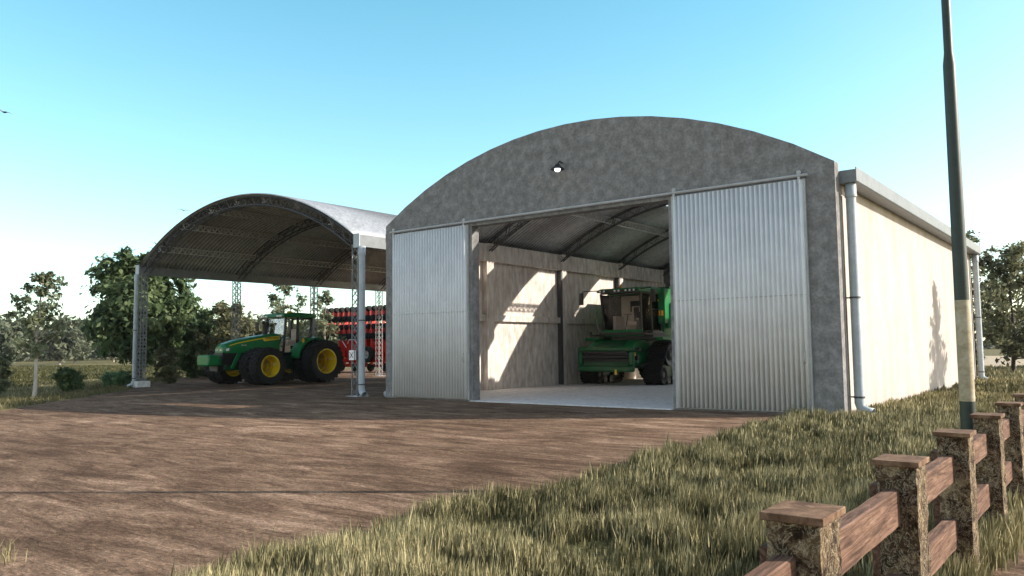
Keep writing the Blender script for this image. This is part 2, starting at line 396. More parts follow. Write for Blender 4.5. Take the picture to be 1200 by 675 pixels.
# ------------------------------------------------------------------ grass
def blades(P, h, w, tint, lean=.35, seed=1, zf=gh):
    r = np.random.default_rng(seed); n = len(P)
    a = r.random(n) * 2 * PI; la = r.random(n) * 2 * PI; lm = lean * (.15 + r.random(n) ** 1.5) * h
    z0 = zf(P[:, 0], P[:, 1])
    dx, dy = np.cos(a), np.sin(a); lx, ly = np.cos(la) * lm + .06 * h, np.sin(la) * lm - .02 * h
    V = np.zeros((n, 5, 3))
    for k, (t, ww) in enumerate(((0, .8), (0, -.8), (.5, -.9), (.5, .9), (1, 0))):
        V[:, k, 0] = P[:, 0] + dx * w * ww * .5 + lx * t * t
        V[:, k, 1] = P[:, 1] + dy * w * ww * .5 + ly * t * t
        V[:, k, 2] = z0 + h * t * (1 - .12 * t * lean) - (.01 if t == 0 else 0)
    b = np.arange(n) * 5
    F4 = np.stack([b, b + 1, b + 2, b + 3], 1); F3 = np.stack([b + 3, b + 2, b + 4], 1)
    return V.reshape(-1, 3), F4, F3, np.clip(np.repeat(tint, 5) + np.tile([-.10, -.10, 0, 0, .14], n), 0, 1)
def scatter(x0, x1, y0, y1, dens, seed):
    r = np.random.default_rng(seed); n = int((x1 - x0) * (y1 - y0) * dens)
    return np.stack([x0 + r.random(n) * (x1 - x0), y0 + r.random(n) * (y1 - y0)], 1)
def merge(parts):
    V = []; A = []; B = []; T = []; o = 0
    for v, f4, f3, t in parts:
        V.append(v); A.append(f4 + o); B.append(f3 + o); T.append(t); o += len(v)
    return np.concatenate(V), np.concatenate(A), np.concatenate(B), np.concatenate(T)
def grassmask(P):
    x, y = P[:, 0], P[:, 1]
    ok = ~in_poly(x + .12 * (RNG.random(len(x)) - .3), y, YARD)
    ok &= ~in_poly(x - .12 * RNG.random(len(x)), y, PATH)
    ok &= ~((x > XL - .3) & (x < XR + .04) & (y > D - .25) & (y < YR + .1))
    ok &= np.hypot((x + 6.02) / 1.0, (y - 5.02)) > .14
    return ok
parts = []
for i, (x0, x1, y0, y1, dens, hs, ws) in enumerate([
        (-10.5, -.6, .3, 4.5, 3200, .27, .007), (-6.8, -.6, 4.5, 8, 2700, .27, .008), (-6.8, -.6, 8, 13, 1500, .27, .011),
        (-6.9, -.6, 13, 20, 850, .25, .016), (-5.35, -.5, 20, 30, 420, .25, .024), (-5.35, -.5, 30, 46, 170, .27, .040), (-16, 3.0, 46, 62, 60, .3, .06),
        (2.2, 5, 0, 40, 60, .25, .03)]):
    P = scatter(x0, x1, y0, y1, dens, 10 + i); P = P[grassmask(P)]
    x, y = P[:, 0], P[:, 1]
    cl = fbm(x * 2.2, y * 2.2, 3); big = fbm(x * .55 + 5, y * .55, 3)
    keep = RNG.random(len(P)) < np.clip(.25 + 2.6 * (cl - .30), .15, 1); P = P[keep]; x, y, cl, big = x[keep], y[keep], cl[keep], big[keep]
    n = len(P)
    h = 0.74 * hs * (.40 + .70 * RNG.random(n) ** .8) * (.15 + 1.9 * cl)
    tall = RNG.random(n) < .02; h = np.where(tall, h * 1.5, h)
    tint = np.clip(.08 + .9 * (big - .25) + .8 * (cl - .40) + .45 * (RNG.random(n) - .3) + .45 * (RNG.random(n) < .2), 0, 1)
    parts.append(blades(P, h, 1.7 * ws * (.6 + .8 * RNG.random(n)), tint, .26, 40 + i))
# left verge beyond the yard edge and around the bushes
for i, (rng, dens, hs, ws) in enumerate([((-62, -22, 2, 36), 70, .16, .03)]):
    P = scatter(*rng, dens, 60 + i); o = leftdist(P[:, 0], P[:, 1]); P = P[(o > .05) & (o < 11) & (P[:, 0] < -24)]
    n = len(P); o = leftdist(P[:, 0], P[:, 1]); cl = fbm(P[:, 0] * .9, P[:, 1] * .9, 3)
    k = RNG.random(n) < np.where(o < 2.2, 1, np.clip(2.6 * (cl - .3), .05, 1)); P = P[k]; cl = cl[k]; n = len(P); o = o[k]
    parts.append(blades(P, hs * (.4 + .9 * RNG.random(n)) * (.6 + cl), ws * (.6 + .8 * RNG.random(n)), np.clip(.18 + .25 * RNG.random(n) + .4 * (o > 3) * RNG.random(n), 0, 1), .6, 70 + i))
P = np.array([-7.35, 2.62]) + RNG.normal(0, .09, (60, 2))
parts.append(blades(P, .12 + .1 * RNG.random(60), .008 * np.ones(60), .4 + .5 * RNG.random(60), .6, 90))
V, A, B, T = merge(parts)
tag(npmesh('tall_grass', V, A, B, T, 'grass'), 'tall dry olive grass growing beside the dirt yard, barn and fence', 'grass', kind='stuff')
print('grass blades', len(T) // 5)

# crop field on the left, in rows
def crop():
    r = np.random.default_rng(3); P = []
    # rows run roughly along x - y direction
    for rr in np.arange(0, 130, .75):
        d = r.random(int(150)) * 110
        P.append(np.stack([-44 - rr * .45 - d * .75 + 12, 17 + rr * .8 - d * .35], 1))
    P = np.concatenate(P); o = leftdist(P[:, 0], P[:, 1]); P = P[(o > 8.5)]
    x, y = P[:, 0], P[:, 1]
    # stop at the sand road
    P = P[(y - 53 < (x + 125) * .50 + 2) | (x < -300)]; P = P[(P[:, 1] < 41 + (P[:, 0] + 210) * .153) | (P[:, 0] > -125)]
    P = P + r.normal(0, .12, P.shape); k = 7
    Q = np.repeat(P, k, 0) + r.normal(0, .16, (len(P) * k, 2)); n = len(Q)
    t = np.clip(.12 + .5 * np.repeat(fbm(P[:, 0] * .25, P[:, 1] * .25, 2), k) * r.random(n) + .25 * (r.random(n) < .2), 0, 1)
    return blades(Q, .24 * (.5 + r.random(n)), .13 * (.6 + r.random(n)), t, .9, 5)
V, A, B, T = crop()
tag(npmesh('crop_field', V, A, B, T, 'crop'), 'low green crop rows filling the field on the left', 'crop', kind='stuff')

# ------------------------------------------------------------------ barn
barn = empty('barn', (XC, D, 0), 'large arched-roof concrete storage barn with open corrugated sliding doors', 'barn')
NSEG = 16
arc_pts = [(XC + HW * (2 * i / NSEG - 1), arcz(HW * (2 * i / NSEG - 1), HW, HC, ZC)) for i in range(NSEG + 1)]
OL, OR_, OT = -16.78, -9.72, 5.70
poly = [(XL, -.3), (OL, -.3), (OL, OT), (OR_, OT), (OR_, -.3), (XR, -.3)] + [(x, z) for x, z in arc_pts[::-1]]
# front wall: split in three pieces so that no face is concave
fw = MB()
def archslab(mb, xa, xb, zb, ya, yb, w=HW, ze=HC, zc=ZC, xc=XC, n=NSEG):
    xs = sorted(set([xa, xb] + [xc + w * (2 * i / n - 1) for i in range(n + 1) if xa < xc + w * (2 * i / n - 1) < xb]))
    def az(x):
        t = (x - xc + w) / (2 * w) * n; i = min(int(t), n - 1); f = t - i
        g = lambda j: arcz(w * (2 * j / n - 1), w, ze, zc)
        return g(i) * (1 - f) + g(i + 1) * f
    pl = [(xa, zb), (xb, zb)] + [(x, az(x)) for x in xs[::-1]]
    mb.prism(pl, 'Y', ya, yb)
import bmesh
def solid_from_poly(poly, ya, yb):
    mb = MB(); mb.prism(poly, 'Y', ya, yb); return mb
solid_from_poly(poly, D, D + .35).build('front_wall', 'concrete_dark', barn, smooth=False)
# side walls, posts, bands
def sidewall(x0, x1, inner, name='side_wall'):
    MB().box(x0, x1, D + .352, YR, -.3, 5.93).build(name, 'wall', barn, smooth=False)
sidewall(XL + .02, XL + .22, 1); sidewall(XR - .22, XR - .02, -1)
for sx, xo in ((1, XL + .223), (-1, XR - .223)):
    a, b = sorted((xo, xo + sx * .117))
    MB().box(a, b, D + .355, YR - .25, 0, 5.9).build('inner_lining', 'inner', barn, smooth=False)
    xi = xo + sx * .117
    for (z0, z1, pr) in ((5.22, 5.93, .22), (2.80, 3.06, .16)):
        a, b = sorted((xi - sx * .004, xi + sx * pr))
        MB().box(a, b, D + .36, YR - .255, z0, z1).build('wall_beam', 'inner', barn, bevel=.01, smooth=False)
    for k in range(0, 5):
        y = D + BAY * k; ya, yb = y - .22, y + .22
        if k == 0: ya, yb = D + .356, D + .75
        if k == 4: ya, yb = YR - .75, YR - .256
        if k in (2, 3): ya, yb = y, y + .34
        a, b = sorted((xi - sx * .006, xi + sx * .235))
        MB().box(a, b, ya, yb, 0, 5.96).build('wall_pillar', 'inner', barn, bevel=.01, smooth=False)
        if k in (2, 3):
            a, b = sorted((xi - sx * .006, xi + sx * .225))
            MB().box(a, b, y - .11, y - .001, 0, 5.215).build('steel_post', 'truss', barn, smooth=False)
# rear wall, with an unseen doorway added so more daylight bounces inside
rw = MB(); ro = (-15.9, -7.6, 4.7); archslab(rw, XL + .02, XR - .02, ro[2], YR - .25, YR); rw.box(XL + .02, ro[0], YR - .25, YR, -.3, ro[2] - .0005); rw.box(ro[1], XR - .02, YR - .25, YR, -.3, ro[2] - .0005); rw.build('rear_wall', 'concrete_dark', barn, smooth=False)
rb = MB().box(XL + .3, XR - .3, YR - .45, YR - .252, 5.2, 5.9); rb.build('wall_beam', 'concrete_dark', barn, smooth=False)
# floor slab
MB().box(OL - .02, OR_ + .02, D - .16, D + .36, -.1, .035).build('door_sill', 'slab', barn, smooth=False)
MB().box(XL + .35, XR - .35, D + .362, YR - .26, -.1, .032).build('floor_slab', 'slab', barn, smooth=False)

def corr_roof(mb, xa, xb, ya, yb, xc, w, ze, zc, nseg=30, per=.19, amp=.036, dz=0):
    th = [xa + (xb - xa) * i / nseg for i in range(nseg + 1)]
    ny = max(2, int((yb - ya) / per) * 4)
    vs = []; fs = []
    for i, x in enumerate(th):
        z = arcz(x - xc, w, ze, zc) + dz
        for j in range(ny + 1):
            y = ya + (yb - ya) * j / ny; vs.append((x, y, z + amp * math.sin(2 * PI * j / 4)))
    for i in range(nseg):
        for j in range(ny):
            a = i * (ny + 1) + j; fs.append((a, a + 1, a + ny + 2, a + ny + 1))
    mb.add(vs, fs)
RW, RZE, RZC = HW - .1, 5.95, 8.20
SKX = (-15.85, -8.9)
for k in range(4):
    y0 = D + .353 + (BAY * k - .353 if k else 0); y1 = min(D + BAY * (k + 1), YR - .252)
    ym = D + BAY * (k + .5) + .05; s0, s1 = ym - 1.0, ym + 1.0
    mb = MB()
    for (a, b) in ((y0, s0), (s1, y1)): corr_roof(mb, XC - RW, XC + RW, a, b, XC, RW, RZE, RZC)
    corr_roof(mb, XC - RW, SKX[0], s0, s1, XC, RW, RZE, RZC, 10); corr_roof(mb, SKX[1], XC + RW, s0, s1, XC, RW, RZE, RZC, 10)
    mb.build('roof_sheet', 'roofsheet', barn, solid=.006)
def arch_truss(y, xc, w, ze, zc, depth=.34, wid=.16, n=24, r=.028, wr=.014):
    mb = MB()
    def pt(t, off, yy):
        x = xc + (w - .05) * (2 * t - 1); z = arcz(x - xc, w, ze, zc)
        e = 1e-3; x2 = x + e if x < xc else x - e
        s = zc - ze; R = (w * w + s * s) / 2 / s; cz = zc - R
        nr = Vector((x - xc, 0, z - cz)).normalized()
        return Vector((x, yy, z)) - nr * (.05 + off)
    for yy in (y - wid / 2, y + wid / 2):
        for off in (0, depth): mb.tube([pt(i / n, off, yy) for i in range(n + 1)], r, 5)
        for i in range(n * 2):
            a = pt(i / (2 * n), depth if i % 2 else 0, yy); b = pt((i + 1) / (2 * n), 0 if i % 2 else depth, yy); mb.bar(a, b, wr * 2, wr)
    for i in range(n * 2):
        s = (i % 2) * 2 - 1
        for off in (0, depth): mb.bar(pt(i / (2 * n), off, y + s * wid / 2), pt((i + 1) / (2 * n), off, y - s * wid / 2), wr * 1.6, wr)
    return mb
def purlin(x, ya, yb, xc, w, ze, zc, depth=.26, wid=.14):
    mb = MB(); z = arcz(x - xc, w, ze, zc) - .07; n = int((yb - ya) / .3)
    for dx, dz in ((-wid / 2, 0), (wid / 2, 0), (0, -depth)): mb.bar((x + dx, ya, z + dz), (x + dx, yb, z + dz), .04)
    for i in range(n):
        a = ya + (yb - ya) * i / n; b = ya + (yb - ya) * (i + 1) / n; m = (a + b) / 2
        for dx in (-wid / 2, wid / 2): mb.bar((x + dx, a, z), (x, m, z - depth), .024); mb.bar((x, m, z - depth), (x + dx, b, z), .024)
        mb.bar((x - wid / 2, a, z), (x + wid / 2, b, z), .02)
    return mb
for k in range(0, 5):
    y = [D + .55, D + BAY, D + 2 * BAY, D + 3 * BAY, YR - .45][k]
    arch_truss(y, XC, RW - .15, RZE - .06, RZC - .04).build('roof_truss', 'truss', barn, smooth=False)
for dx in (-4.6, 0, 4.6):
    purlin(XC + dx, D + .36, YR - .26, XC, RW, RZE, RZC).build('roof_purlin', 'galv', barn, smooth=False)
# sliding doors
def door(x0, x1):
    z0, z1 = .06, 5.76; mb = MB(); n = 28; vs = []; fs = []; yb = D - .10
    m = n * 6
    for i in range(m + 1):
        x = x0 + .05 + (x1 - x0 - .1) * i / m; y = yb - .085 * (0, 0, .55, 1, 1, .55)[i % 6] + .03
        vs += [(x, y, z0 + .03), (x, y, z1 - .03)]
    for i in range(m): fs.append((2 * i, 2 * i + 2, 2 * i + 3, 2 * i + 1))
    mb.add(vs, fs); d = mb.build('sliding_door', 'sheet', barn, solid=.006)
    f = MB(); f.box(x0, x0 + .06, yb + .03, yb + .095, z0, z1); f.box(x1 - .06, x1, yb + .03, yb + .095, z0, z1)
    f.box(x0 + .06, x1 - .06, yb + .032, yb + .09, z1 - .07, z1 - .002); f.box(x0 + .06, x1 - .06, yb + .032, yb + .09, z0 + .002, z0 + .07)
    f.box(x0 + .06, x1 - .06, yb + .034, yb + .088, 2.9, 2.97)
    f.build('door_frame', 'galv', d, smooth=False)
    for x in (x0 + .12, x1 - .12):
        h = MB(); h.box(x - .03, x + .03, yb - .055, yb - .028, z1 - .12, z1 + .13); h.lathe([(.001, -.015), (.055, -.015), (.055, .015), (.001, .015)], (x, yb - .03, z1 + .15), 'Y', 12)
        h.build('door_roller', 'galv', d)
    MB().box(x0 + .062, x1 - .062, yb - .040, yb - .034, 2.905, 2.925).build('sheet_lap', 'galv', d, smooth=False)
    hd = MB(); xh = x1 - .14
    hd.tube([(xh, yb - .03, 1.25), (xh, yb - .09, 1.3), (xh, yb - .09, 1.5), (xh, yb - .03, 1.55)], .012, 6); hd.build('door_handle', 'steel', d)
    return d
door(-20.43, -16.90); door(-9.60, -6.02)
tr = MB(); tr.tube([(-20.5, D - .13, 5.83), (-5.93, D - .13, 5.83)], .038, 8)
tr.build('door_track', 'galv', barn)
for x in np.arange(-20.2, -6, 1.75):
    MB().box(x - .03, x + .03, D - .11, D + .002, 5.80, 5.86).build('track_bracket', 'galv', barn, smooth=False)
# gutters and downpipes
def gutter(x0, x1, ya, yb, ztop, zbot, parent):
    g = MB(); zm = zbot + (ztop - zbot) * .38
    g.prism([(x0, zbot), (x1 - .03 if x1 > x0 else x1, zbot), (x1, zbot + .03), (x1, ztop), (x1 - .02, ztop), (x1 - .02, ztop - .05), (x0, ztop - .05)], 'Y', ya, yb)
    return g.build('gutter', 'gutter', parent, smooth=False)
gutter(XR + .003, XR + .40, D + .353, YR + .02, 5.96, 5.60, barn)
gutter(XL - .40, XL - .003, D + .353, YR + .02, 5.96, 5.60, barn)
def downpipe(x, y, ztop, parent, wall_x=None, kick=(0, -1), r=.115):
    p = MB(); k = Vector((kick[0], kick[1], 0)).normalized()
    p.tube([(x, y, ztop), (x, y, ztop - .3), (x, y, ztop - .301), (x, y, .30), Vector((x, y, .18)) + k * .04, Vector((x, y, .10)) + k * .18, Vector((x, y, .07)) + k * .30],
           [r * 1.15, r * 1.15, r, r, r, r, r * 1.08], 16, caps=False)
    d = p.build('downpipe', 'pipe', parent, solid=.008)
    e = MB(); e.lathe([(r * 1.17, 0), (r * 1.24, 0), (r * 1.24, .05), (r * 1.17, .05)], (x, y, ztop - .33), 'Z', 16)
    e.build('pipe_collar', 'pipe', d)
    for z in (.42, ztop * .5):
        c = MB(); c.lathe([(r * 1.02, 0), (r * 1.12, 0), (r * 1.12, .045), (r * 1.02, .045)], (x, y, z), 'Z', 16)
        if wall_x is not None: c.box(min(wall_x, x), max(wall_x, x), y - .015, y + .015, z + .008, z + .04)
        c.build('pipe_bracket', 'truss', d)
    return d
for xx, wx, kk in ((XR + .20, XR, (1, -.1)), (XL - .22, XL, (-1, -.4))):
    downpipe(xx, D + .55, 5.6, barn, wx, kk); downpipe(xx, YR - .35, 5.6, barn, wx, (1, -.5) if xx > XC else kk)
# conduit by the right corner
cd = MB(); cd.tube([(XR + .03, D + .40, .0), (XR + .03, D + .40, 5.3)], .016, 6); cd.build('conduit', 'bark', barn)
# gable lamp
lb = MB(); lx, lz = -13.17, 7.02
lb.tube([(lx, D, lz + .22), (lx, D - .16, lz + .25), (lx, D - .24, lz + .16)], .022, 8)
lb.lathe([(.001, .12), (.06, .11), (.10, .05), (.20, -.03), (.21, -.05), (.19, -.05), (.09, .03), (.001, .06)], (lx, D - .27, lz + .03), 'Z', 20)
lo = lb.build('wall_lamp', 'black', barn)
gb = MB(); gb.ball((lx, D - .27, lz - .02), .095, (1, 1, .75)); gb.build('lamp_bulb', 'lampglass', lo)

# ------------------------------------------------------------------ open shed
SXL, SXR, SZE, SZC = -38.16, -22.42, 5.90, 8.38
SCX = (SXL + SXR) / 2; SHW = (SXR - SXL) / 2
shed = empty('open_shed', (SCX, D, 0), 'open-sided arched shed with lattice posts and grey corrugated roof', 'shed')
for k in range(4):
    mb = MB(); corr_roof(mb, SXL - .05, SXR + .05, D - .12 + BAY * k + (.12 if k else 0), D + BAY * (k + 1), SCX, SHW + .06, SZE, SZC, 34, per=.21, amp=.045)
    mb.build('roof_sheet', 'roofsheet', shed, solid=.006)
for k in range(5):
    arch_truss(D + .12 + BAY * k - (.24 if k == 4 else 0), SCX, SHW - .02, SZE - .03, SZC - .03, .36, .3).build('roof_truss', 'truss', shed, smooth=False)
for dx in (-6.3, -4.2, -2.0, 0, 2.0, 4.2, 6.3):
    purlin(SCX + dx, D, D + 4 * BAY, SCX, SHW, SZE, SZC).build('roof_purlin', 'galv', shed, smooth=False)
for sx, x in ((-1, SXL), (1, SXR)):
    a, b = sorted((x + sx * .02, x + sx * .30))
    MB().box(a, b, D - .1, D + 4 * BAY, 5.50, 5.94).build('eave_beam', 'gutter', shed, smooth=False)
    e = MB().box(a - .02, b + .02, D - .14, D - .1001, 5.46, 5.98); e.build('gutter_cap', 'pipe', shed, smooth=False)
def lattice_col(x, y, s=.15, z0=.0, z1=5.6):
    mb = MB(); n = int((z1 - z0) / .32)
    for a in (-1, 1):
        for b in (-1, 1): mb.bar((x + a * s, y + b * s, z0), (x + a * s, y + b * s, z1), .034)
    for i in range(n):
        za = z0 + (z1 - z0) * i / n; zb = z0 + (z1 - z0) * (i + 1) / n; q = 1 if i % 2 else -1
        for a in (-1, 1):
            mb.bar((x + a * s, y - q * s, za), (x + a * s, y + q * s, zb), .017); mb.bar((x - q * s, y + a * s, za), (x + q * s, y + a * s, zb), .017)
            mb.bar((x + a * s, y + q * s, za), (x + a * s, y - q * s, zb), .017); mb.bar((x + q * s, y + a * s, za), (x - q * s, y + a * s, zb), .017)
    return mb
for x in (SXL, SXR):
    for k in range(5):
        y = D + .1 + BAY * k - (.2 if k == 4 else 0)
        c = lattice_col(x, y).build('lattice_post', 'lattice', shed, smooth=False)
        MB().box(x - .32, x + .32, y - .32, y + .32, -.5, .30 if (x == SXL and k == 0) else .02).build('footing', 'slab', c, bevel=.02, smooth=False)
        if x == SXR and k == 0:
            pn = MB().box(x - .17, x + .17, y - .30, y - .235, 1.33, 1.69).build('marker_plate', 'white', c, smooth=False)
            xm = MB(); xm.bar((x - .10, y - .303, 1.40), (x + .10, y - .303, 1.62), .03, .006); xm.bar((x + .10, y - .3065, 1.40), (x - .10, y - .3065, 1.62), .03, .006)
            xm.box(x - .17, x - .14, y - .304, y - .299, 1.33, 1.69); xm.box(x + .14, x + .17, y - .304, y - .299, 1.33, 1.69)
            xm.build('cross_mark', 'black', pn, smooth=False)
downpipe(SXR + .32, D + .0, 5.5, shed, SXR, (1, -.35)); downpipe(SXL - .06, D - .22, 5.5, shed, SXL, (-1, -.6), .075)
wj = MB(); wj.box(SXR, SXR + .3, D - .02, D + .02, 3.0, 3.04); wj.build('pipe_strap', 'truss', shed, smooth=False)

# ------------------------------------------------------------------ lamp post
PX, PY = -1.505, 10.55
pole = empty('lamp_post', (PX, PY, 0), 'tall dark green metal pole with a cream painted band beside the fence', 'lamp post')
def ring(a, b, ra, rb): 
    m = MB(); m.lathe([(.001, a), (ra, a), (rb, b), (.001, b)], (PX, PY, 0), 'Z', 24); return m
M['polegreen'] = mottled('dark_green_pole_paint', [(.3, (.018, .030, .020)), (.7, (.028, .044, .030))], 6, .5, 0, bs=.1, scale2=18, amt2=.3)
M['polecream'] = mottled('chipped_cream_paint', [(.3, (.32, .25, .14)), (.5, (.43, .36, .23)), (.72, (.52, .46, .33))], 8, .6, 0, bs=.15, scale2=22, amt2=.35)
ring(-.3, 1.03, .084, .083).build('pole_foot', 'polegreen', pole)
ring(1.03, 2.20, .082, .080).build('cream_band', 'polecream', pole)
sh = MB(); sh.lathe([(.001, 2.2), (.079, 2.2), (.068, 5.02), (.050, 5.17), (.048, 7.9), (.001, 7.9)], (PX, PY, 0), 'Z', 24)
sh.tube([(PX, PY, 7.8), (PX + .1, PY, 8.1), (PX + .6, PY, 8.25), (PX + 1.1, PY, 8.2)], .035, 8); sh.build('pole_shaft', 'polegreen', pole)
hd = MB(); hd.lathe([(.001, .12), (.08, .1), (.22, -.02), (.2, -.04), (.001, -.03)], (PX + 1.2, PY, 8.15), 'Z', 16); hd.build('lamp_head', 'polegreen', pole)

# ------------------------------------------------------------------ fence
fence = empty('wooden_fence', (-1.05, 3.28, 0), 'rustic fence of rough square capped posts with two wide brown rails', 'fence')
def jitter_box(x0, x1, y0, y1, z0, z1, nz, amp, seed):
    r = np.random.default_rng(seed); vs = []; fs = []; per = []
    nx_, ny_ = 4, 4
    for i in range(nx_): per.append((x0 + (x1 - x0) * i / nx_, y0))
    for i in range(ny_): per.append((x1, y0 + (y1 - y0) * i / ny_))
    for i in range(nx_): per.append((x1 - (x1 - x0) * i / nx_, y1))
    for i in range(ny_): per.append((x0, y1 - (y1 - y0) * i / ny_))
    m = len(per); cx, cy = (x0 + x1) / 2, (y0 + y1) / 2
    for k in range(nz + 1):
        z = z0 + (z1 - z0) * k / nz
        for (x, y) in per:
            j = amp * (r.random() - .75); d = Vector((x - cx, y - cy)).normalized()
            vs.append((x + d.x * j, y + d.y * j, z))
    for k in range(nz):
        for i in range(m):
            a = k * m + i; b = k * m + (i + 1) % m; fs.append((a, b, b + m, a + m))
    fs.append(tuple(range(m))[::-1]); fs.append(tuple(nz * m + i for i in range(m)))
    return MB().add(vs, fs)
FY0, FDY = 3.10, 1.737
NP = 16
for k in range(-1, NP):
    y0 = FY0 + FDY * k; jx = .01 * random.uniform(-1, 1)
    po = jitter_box(-1.155 + jx, -.945 + jx, y0, y0 + .27, -.3, 1.02, 22, .016, 100 + k).build('fence_post', 'post', fence, smooth=True)
    cp = MB(); cp.box(-1.172 + jx, -.928 + jx, y0 - .016, y0 + .286, 1.021, 1.052)
    cp.build('post_cap', 'cap', po, bevel=.004)
    MB().box(-1.205 + jx, -1.158 + jx, y0 + .06, y0 + .20, -.2, .90).build('batten', 'rail', po, bevel=.004)
    if k < NP - 1:
        for zb, zt in ((.25, .44), (.70, .885)):
            j1, j2 = random.uniform(-.01, .01), random.uniform(-.01, .01)
            n = 8; vs = []; fs = []
            for i in range(n + 1):
                t = i / n; y = y0 + .26 + (FDY - .25) * t; w1, w2 = random.uniform(-.004, .004), random.uniform(-.004, .004)
                jj = j1 * (1 - t) + j2 * t
                vs += [(-1.12, y, zb + jj + w1), (-1.045, y, zb + jj + w1), (-1.045, y, zt + jj + w2 - .006), (-1.055, y, zt + jj + w2), (-1.12, y, zt + jj + w2)]
            for i in range(n):
                for q in range(5): a = i * 5 + q; b = i * 5 + (q + 1) % 5; fs.append((a, b, b + 5, a + 5))
            fs += [(4, 3, 2, 1, 0), tuple(n * 5 + q for q in range(5))]
            MB().add(vs, fs).build('fence_rail', 'rail', fence, smooth=False)

# ------------------------------------------------------------------ vehicles
def tyre_parts(parent, cx, cy, R, W, rim_r, side=1, name='tyre', rimmat='yellow', lugs=22, inner=False):
    """tyre at (cx, cy, R) with axis X; side=+1 dish faces +X"""
    t = MB(); r0 = rim_r
    prof = [(r0, -W * .40), (r0 + (R - r0) * .25, -W * .47), (R - .22 * (R - r0), -W * .5), (R - .10, -W * .46), (R - .055, -W * .3), (R - .045, 0), (R - .055, W * .3), (R - .10, W * .46), (R - .22 * (R - r0), W * .5), (r0 + (R - r0) * .25, W * .47), (r0, W * .40), (r0 - .02, W * .3), (r0 - .02, -W * .3), (r0, -W * .40)]
    t.lathe(prof, (cx, cy, R), 'X', 48)
    for k in range(lugs):
        for s in (-1, 1):
            a = 2 * PI * (k + (.5 if s > 0 else 0)) / lugs
            def P(x, ang, rr): return (cx + x, cy + rr * math.cos(ang), R + rr * math.sin(ang))
            da = .30 * W / R; w = .052 / R * 1.0
            q = []
            for rr in (R - .08, R):
                q += [P(s * .02, a + da - w, rr), P(s * .02, a + da + w, rr), P(s * W * .5, a + w * 1.3, rr - (.03 if rr == R else .03)), P(s * W * .5, a - w * 1.3, rr - .03)]
            t.hexa(q)
            q = []                                                      # shoulder block
            q = [P(s * W * .50, a - w * 1.3, R - .03), P(s * W * .50, a + w * 1.3, R - .03), P(s * W * .505, a + w * 1.0, R - .17), P(s * W * .505, a - w * 1.0, R - .17),
                 P(s * W * .46, a - w * 1.3, R - .05), P(s * W * .46, a + w * 1.3, R - .05), P(s * W * .46, a + w, R - .17), P(s * W * .46, a - w, R - .17)]
            t.hexa(q)
    wheel = t.build(name, 'tyre', parent)
    r = MB(); d = side
    pr = [(r0 + .02, W * .42), (r0 - .03, W * .40), (r0 - .045, W * .30), (r0 - .06, -W * .30), (r0 - .03, -W * .40), (r0 + .02, -W * .42)]
    r.lathe([(a, b * d) for a, b in pr], (cx, cy, R), 'X', 40)
    h = -W * .36 if not inner else -.02
    if inner: r.lathe([(r0 - .05, h * d - .04 * d), (r0 * .55, h * d), (r0 * .36, h * d + .03 * d), (r0 * .34, h * d + .10 * d), (.001, h * d + .10 * d)], (cx, cy, R), 'X', 32)
    else: r.lathe([(r0 - .055, h * d), (r0 * .72, h * d + .01 * d), (r0 * .70, h * d - .02 * d)], (cx, cy, R), 'X', 32)
    rm = r.build('rim', rimmat, wheel, solid=.012)
    bl = MB()
    for k in range(10):
        a = 2 * PI * k / 10; bl.lathe([(.001, .035), (.022, .03), (.022, -.01)] if d > 0 else [(.001, -.035), (.022, -.03), (.022, .01)], (cx + h * d + .02 * d, cy + r0 * .46 * math.cos(a), R + r0 * .46 * math.sin(a)), 'X', 6)
    for k in range(4):
        a = 2 * PI * k / 4 + .3
        bl.tube([(cx + W * .33 * d, cy + (r0 - .06) * math.cos(a), R + (r0 - .06) * math.sin(a)), (cx + .0, cy + r0 * .34 * math.cos(a), R + r0 * .34 * math.sin(a))], .012, 5)
    bl.build('wheel_bolts', 'steel', rm)
    return wheel
def label_text(txt, size, parent, mat, loc, rot, ext=.002):
    cu = bpy.data.curves.new('lettering', 'FONT'); cu.body = txt; cu.size = size; cu.extrude = ext; cu.align_x = 'CENTER'; cu.align_y = 'CENTER'
    tmp = bpy.data.objects.new('tmp', cu); C.objects.link(tmp)
    dg = bpy.context.evaluated_depsgraph_get(); me = bpy.data.meshes.new_from_object(tmp.evaluated_get(dg))
    bpy.data.objects.remove(tmp); me.materials.clear(); me.materials.append(M[mat])
    o = bpy.data.objects.new('lettering', me); C.objects.link(o); o.parent = parent; o.location = loc; o.rotation_euler = rot
    return o
# --- tractor: local frame, front = -Y, x = its left (towards the camera)
T0 = (-35.55, 25.3, .012)
trac = empty('tractor', T0, 'green tractor with dual wheels and yellow rims parked under the open shed', 'tractor', world=False)
FYa, RYa = -1.6, 1.75        # axle positions
RF, RR_ = .94, 1.12
for s in (-1, 1):
    for xx, inn in ((1.18, True), (1.95, False)):
        tyre_parts(trac, s * xx, FYa, RF, .64, .52, s, 'front_wheel', lugs=20, inner=inn)
    for xx in (1.10, 2.0):
        tyre_parts(trac, s * xx, RYa, RR_, .84, .63, s, 'rear_wheel', lugs=24, inner=xx < 1.5)
b = MB(); b.tube([(-1.3, FYa, RF), (1.3, FYa, RF)], .13, 14); b.build('front_axle', 'darkgreen', trac)
b = MB(); b.tube([(-1.2, RYa, RR_), (1.2, RYa, RR_)], .17, 14); b.box(-.45, .45, RYa - .6, RYa + .6, .75, 1.55); b.build('rear_axle', 'darkgreen', trac, bevel=.03)
b = MB(); b.box(-.32, .32, -2.9, 1.9, .75, 1.25); b.box(-.42, .42, -.2, 1.4, .7, 1.5); b.build('chassis', 'darkgreen', trac, bevel=.04)
